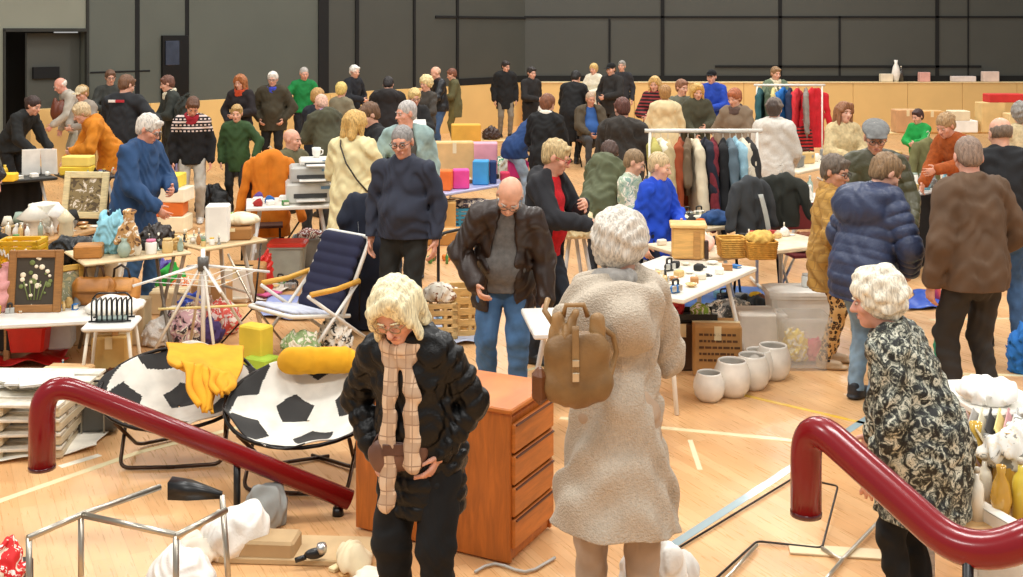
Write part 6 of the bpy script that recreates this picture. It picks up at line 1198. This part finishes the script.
pile('grey_bag', 'grey carrier bag with dark top behind the near table legs', 'bag', G(728, 330), (.5, .35, .3), '#8d8a80', 'splash', 95, c2='#3c3c38'); pile('black_bag', 'black holdall on the blue tarpaulin', 'bag', G(752, 322), (.3, .26, .24), '#2c2f30', 'plain', 96); pile('green_bag', 'pale green packets on the blue tarpaulin', 'packets', G(782, 318), (.3, .26, .14), '#b9c89a', 'splash', 97); pile('dark_bag', 'slate coloured bag right on the blue tarpaulin', 'bag', G(802, 326), (.3, .26, .24), '#4a545c', 'plain', 98)
carton('white box between printed carton and clear tub', G(760, 352), (.36, .3, .32), 0, '#ece5d8', tape=False); tub('clear plastic tub of yellow and pink things', G(803, 366), (.34, .3, .38), 0, '#dcdad2', kind='film'); pile('yellow_toys', 'yellow toys inside the clear plastic tub', 'toys', G(795, 363)+Vector((0, 0, .03)), (.17, .2, .22), '#e8c83c', 'splash', 99, c2='#f0e8c0'); pile('pink_toys', 'pink toys inside the clear plastic tub', 'toys', G(814, 363)+Vector((0, 0, .03)), (.14, .2, .16), '#d86a7c', 'plain', 101); tub('clear lidded tub behind the yellow toys', G(800, 345), (.5, .3, .42), 0, '#e6e2d8', '#f0ede4')
jar('small glass jar on the lidded tub', G(800, 345)+Vector((.05, 0, .455)), .1, '#d8dcd8', '#b8b8b4')
# glassware table
goods(tL, 'on the glassware table', 44, ['#f2ede2', '#f2ede2', '#e6dcc6', '#9fb0a0', '#7fb7c9', '#8b8a86', '#d9b77a'], ['cup', 'bottle', 'vase', 'jar', 'bowl', 'teapot', 'figure', 'cloth'], 11, 1.15)
bottle('tall white insulated flask on the glassware table', on(tL, .32, .5)[0], .34, '#dcdad2', '#b8b8b4'); cup('mint green beaker on the glassware table', on(tL, .58, .3)[0], .12, '#7fcfb8'); garment('olive striped jacket hung beside the rust sweater', at(928, 88, 1.28), '#7c7a52', .55, .42, .3, 'plain', None, None, 64, 'coat', 'olive_jacket', .18)
goods(tM, 'on the table by the smiling woman', 6, ['#f2ede2', '#8b8a86', '#d9b77a'], ['box', 'case', 'cup'], 12)
# boxes on the back table
for px, w_, h_, z_, col, nm, k in ((905, .38, .38, 0, '#c8986a', 'brown cardboard box left on the back table', 60), (929, .4, .36, 0, '#cf9f62', 'brown cardboard box with round mark on the back table', 60), (962, .42, .2, 0, '#f0ece2', 'white box right of the cardboard boxes', 60), (958, .3, .16, .2, '#e2d2b0', 'cream box on top of the white box', 60), (990, .4, .5, 0, '#d9b87c', 'tan shelf box at the right of the back table', 60), (1004, .6, .14, .5, '#c9302c', 'red and white folded box on the tan shelf box', 60), (1018, .4, .34, 0, '#e0c690', 'pale carton at the right picture edge', 61)): carton(nm, at(px, k, .75+z_), (w_, .3, h_), 0, col, tape='brown' in nm)
for px, k, w_, h_, col, nm in ((846, 66, .6, .7, '#d8b274', 'large tan board box behind the smiling woman'), (884, 66, .44, .62, '#d0a666', 'tan box beside the board box'), (937, 74, .28, .6, '#e6e0d4', 'white printed carrier box beside the child in green'), (898, 70, .3, .66, '#6a5040', 'dark brown box left of the child in green')): carton(nm, at(px, k), (w_, .35, h_), .05, col, tape=False)
# on the wainscot ledge
zl = 1.132
def ledge(px): return Vector(((px-CX)*29.4/F, 29.4, zl))
vase('slim white vase on the wainscot ledge', ledge(896), .55, '#ece6dc', f=.2); bottle('dark bottle beside the slim white vase on the ledge', ledge(901), .4, '#3a3430'); carton('small pink box on the wainscot ledge', ledge(924), (.26, .2, .24), 0, '#e0a89c', tape=False); carton('long white and red box on the ledge', ledge(963), (.6, .2, .14), 0, '#e8d8d0', tape=False); carton('pale pink box right on the ledge', ledge(990), (.4, .2, .26), 0, '#e8cfc0', tape=False); carton('short cream box on the ledge', ledge(886), (.3, .2, .2), 0, '#ecdcc0', tape=False)
# right edge
pile('white_plastic_bag', 'crumpled white plastic bag on the small white table', 'bag', on(tN, .35, .35)[0], (.26, .24, .12), '#f4f1ea', 'paper', 111, vox=.006, fold=(.012, 60, 2, .9))
p, rz = on(tO, .46, .84)
for i in range(11): t = thing('record', ['white edged', 'pink edged', 'grey', 'cream', 'dark', 'pale yellow', 'rose', 'silver', 'tan', 'white', 'charcoal'][i]+' record sleeve in the leaning row on the low bench', 'record', p+Vector((-.16+.04*i, -.06+.0*i, 0)), rz); t.rotation_euler = (0, 0, rz+PI/2-.5); MB().box((0, 0, .155), (.31, .006, .31), R=rot3(-.55, 0, 0)).build('sleeve', M(['#ece6dc', '#dcb4a8', '#a9a49c', '#e6d8b8', '#3a3634', '#e6d68c', '#d09a9a', '#c4c4c0', '#c9a070', '#f0ece6', '#4a4644'][i], 'paper'), t)
rr = random.Random(4); jl = ['clear glass jar', 'amber glass bottle', 'yellow glass vase', 'smoky glass jar', 'pale glass vase', 'golden bottle']
for i in range(14):
    p, _ = on(tO, .17+.1*(i % 5)+rr.uniform(-.02, .02), .14+.24*(i//5)); cl = ['#efe9d8', '#c99a3c', '#e0c84a', '#b8b4a8', '#f2efe6', '#d8b04a'][i % 6]
    lb_ = f'{["short", "slim", "round", "tall", "wide"][i % 5]} {jl[i % 6]} in the {["front", "second", "back"][i//5]} row on the low bench'
    (vase if i % 2 else bottle)(lb_, p, rr.uniform(.2, .32), cl, **(dict(kind='gloss', f=.2) if i % 2 else {}))
pile('clear_film', 'crumpled clear wrapping over the glass jars', 'wrapping', on(tO, .44, .4)[0]+Vector((0, 0, .16)), (.4, .2, .2), '#e8e6de', 'splash', 115, c2='#8a8880', vox=.008, fold=(.02, 55, 1, .9)); book('thick white folder leaning against the low bench', G(1002, 640), (.06, .3, .5), .3, '#efe9dc')
pile('mint_bag', 'mint green bag hanging beside the brown suede jacket', 'bag', at(946, 148), (.16, .22, .72), '#2fb890', 'plastic', 116); bottle('red and white striped bottle on the floor by the blue sheet', G(937, 302), .24, '#d84a5c', '#f0ede6')
pile('blue_bag', 'blue carrier bag behind the legs of the suede jacket man', 'bag', G(1022, 372), (.22, .2, .4), '#2f7cc0', 'plain', 117)
# foreground floor
for px, py, d, col, kd, nm, sd in ((182, 600, (.3, .26, .26), '#f3f0ea', 'puffer', 'white plastic bag in front of the chrome frame', 121), (235, 552, (.34, .28, .24), '#f0ece4', 'puffer', 'white paper bag behind the chrome frame leg', 122), (268, 525, (.2, .2, .24), '#a9aaa6', 'plain', 'grey crumpled bag under the red rail', 123), (205, 556, (.26, .24, .1), '#ece0cc', 'paper', 'flat cream paper bag behind the white plastic bag', 124), (652, 592, (.3, .26, .28), '#ece9e2', 'puffer', 'white carrier bag at the hem of the beige coat', 125), (684, 585, (.14, .16, .16), '#d9d6cf', 'paper', 'small crumpled white paper beside the carrier bag', 126), (356, 570, (.16, .22, .12), '#e8d6b0', 'paper', 'torn cream wrapping paper at the foot of the chest', 127), (372, 590, (.18, .2, .08), '#efe6d2', 'paper', 'white torn paper beside the wrapping paper', 128)): pile('plastic_bag', nm, 'bag', G(px, py), d, col, kd, sd, vox=.006, fold=(.012, 48, sd, .9))
pile('red_checked_cloth', 'red and white checked cloth at the lower left corner', 'cloth', G(2, 590, .1), (.2, .2, .2), '#d21a1c', 'splash', 131, c2='#f0ece6', vox=.006)
carton('dark box under the red checked cloth', G(2, 600), (.22, .2, .14), .2, '#3a2f28', tape=False)
carton('long flat tan cardboard lying under the red rail', G(300, 553), (.7, .26, .03), -.06, '#c9ac80', tape=False); carton('tan cardboard box lying on its side beside the white paper bag', G(262, 556), (.34, .16, .1), -.08, '#b89a70', tape=False)
t = thing('glue_gun', 'small black and silver hand tool on the tan cardboard', 'tool', G(315, 560, .035), .3); MB().ell((0, 0, .03), (.05, .02, .025)).build('tool_body', BLACK, t); MB().lathe([(.001, 0), (.022, 0), (.026, .02), (.02, .04), (.001, .04)], (.03, 0, .03)).build('tool_cap', STEEL, t); MB().tube([(-.04, 0, .02), (-.09, 0, .01)], .012, 6).build('tool_grip', BLACK, t)
t = thing('cable', 'thin grey cable curling on the floor beside the chest', 'cable', (0, 0, 0)); MB().tube([np.array(G(475+10*i, 572-6*math.sin(i*.9)-i*1.2, .012)) for i in range(9)], .007, 6).build('cable_cord', M('#b8b4ac', 'plastic'), t)
for i in range(3): t = thing('plank', ['pale board on the floor at the chest foot', 'tan board beside the pale board', 'reddish board nearest the black jeans'][i], 'board', G(352+14*i, 562+9*i), .9-.3*i); MB().box((0, 0, .01), (.26, .04, .02)).build('board', M(['#e8d4a4', '#d0a468', '#a4522c'][i], 'wood'), t)

# more goods on the floor and under the tables
def spread(label, px, py, L, dp, rz=0, z=.004): TAB[label] = (G(px, py, z), rz, L, dp, z); return label
goods(spread('a', 262, 288, .8, .4), 'on the floor by the wine crate', 10, MIX, ['book', 'box', 'bowl', 'cup', 'case'], 31); goods(spread('b', 150, 300, .7, .35), 'on the floor under the pale table', 7, MIX, ['box', 'basket', 'bottle', 'vase'], 32)
goods(spread('c', 452, 262, .6, .4), 'on the floor by the brown cartons', 8, MIX, ['box', 'cup', 'cloth', 'bottle'], 33); goods(spread('d', 770, 300, 1.1, .5, 0, .045), 'on the blue tarpaulin', 12, MIX, ['box', 'case', 'bowl', 'cloth', 'radio'], 34)
goods(spread('e', 474, 181, 1.0, .35, TAB[tH][1], .501), 'at the near edge of the lavender sheet', 9, MIX, ['box', 'book', 'cloth', 'basket'], 35); goods(spread('f', 70, 396, .5, .3), 'on the floor beside the pallets', 7, ['#f2ede2', '#e6dcc6', '#b98450', '#2a2826'], ['box', 'book', 'bottle'], 36)
goods(spread('g', 320, 372, .4, .25), 'on the floor behind the rolled cushion', 5, MIX, ['bottle', 'box', 'cup'], 37)
for i, (px, py, k0, w_, h_, col, nm) in enumerate(((24, 300, 0, .4, .3, '#d0a878', 'plain tan carton under the crockery table end'), (170, 312, 0, .3, .2, '#cdb48a', 'beige carton half behind the green plush'), (212, 312, 0, .3, .26, '#c09058', 'brown carton behind the red patterned toy'), (134, 342, 0, .22, .34, '#d9c39a', 'tall pale carton beside the white stool'), (66, 398, 0, .3, .2, '#caa271', 'small brown carton behind the grey suitcase'), (330, 300, 0, .3, .24, '#b98c54', 'brown carton behind the garment bag'), (240, 300, 0, .22, .3, '#e8dfcc', 'white carton between wine crate and red bag'))): carton(nm, G(px, py), (w_, .24, h_), .15*math.sin(i*3), col)

chair('dark folding chair under the seated man in blue shirt', at(590, 55.4), 10*D2R); chair('dark folding chair under the bald man in olive jacket', at(290, 87), 52*D2R)
t = thing('white_paper', 'white paper held by the woman in glasses and black jacket', 'paper', W(419, 124, 73), .3); MB().box((0, 0, 0), (.2, .006, .14), R=rot3(-.6, 0, 0)).build('sheet', M('#f2efe8', 'paper'), t)
pile('rucksack', 'dark grey rucksack on the back of the man with pale fur hood', 'rucksack', at(185, 64.5, 1.02), (.34, .3, .5), '#3c403a', 'plain', 141); pile('rucksack', 'brown leather rucksack beside the leaning man in light grey', 'rucksack', at(61, 61, .98), (.32, .26, .38), '#7a4226', 'leather', 142, fold=(.006, 28, 1, .9))
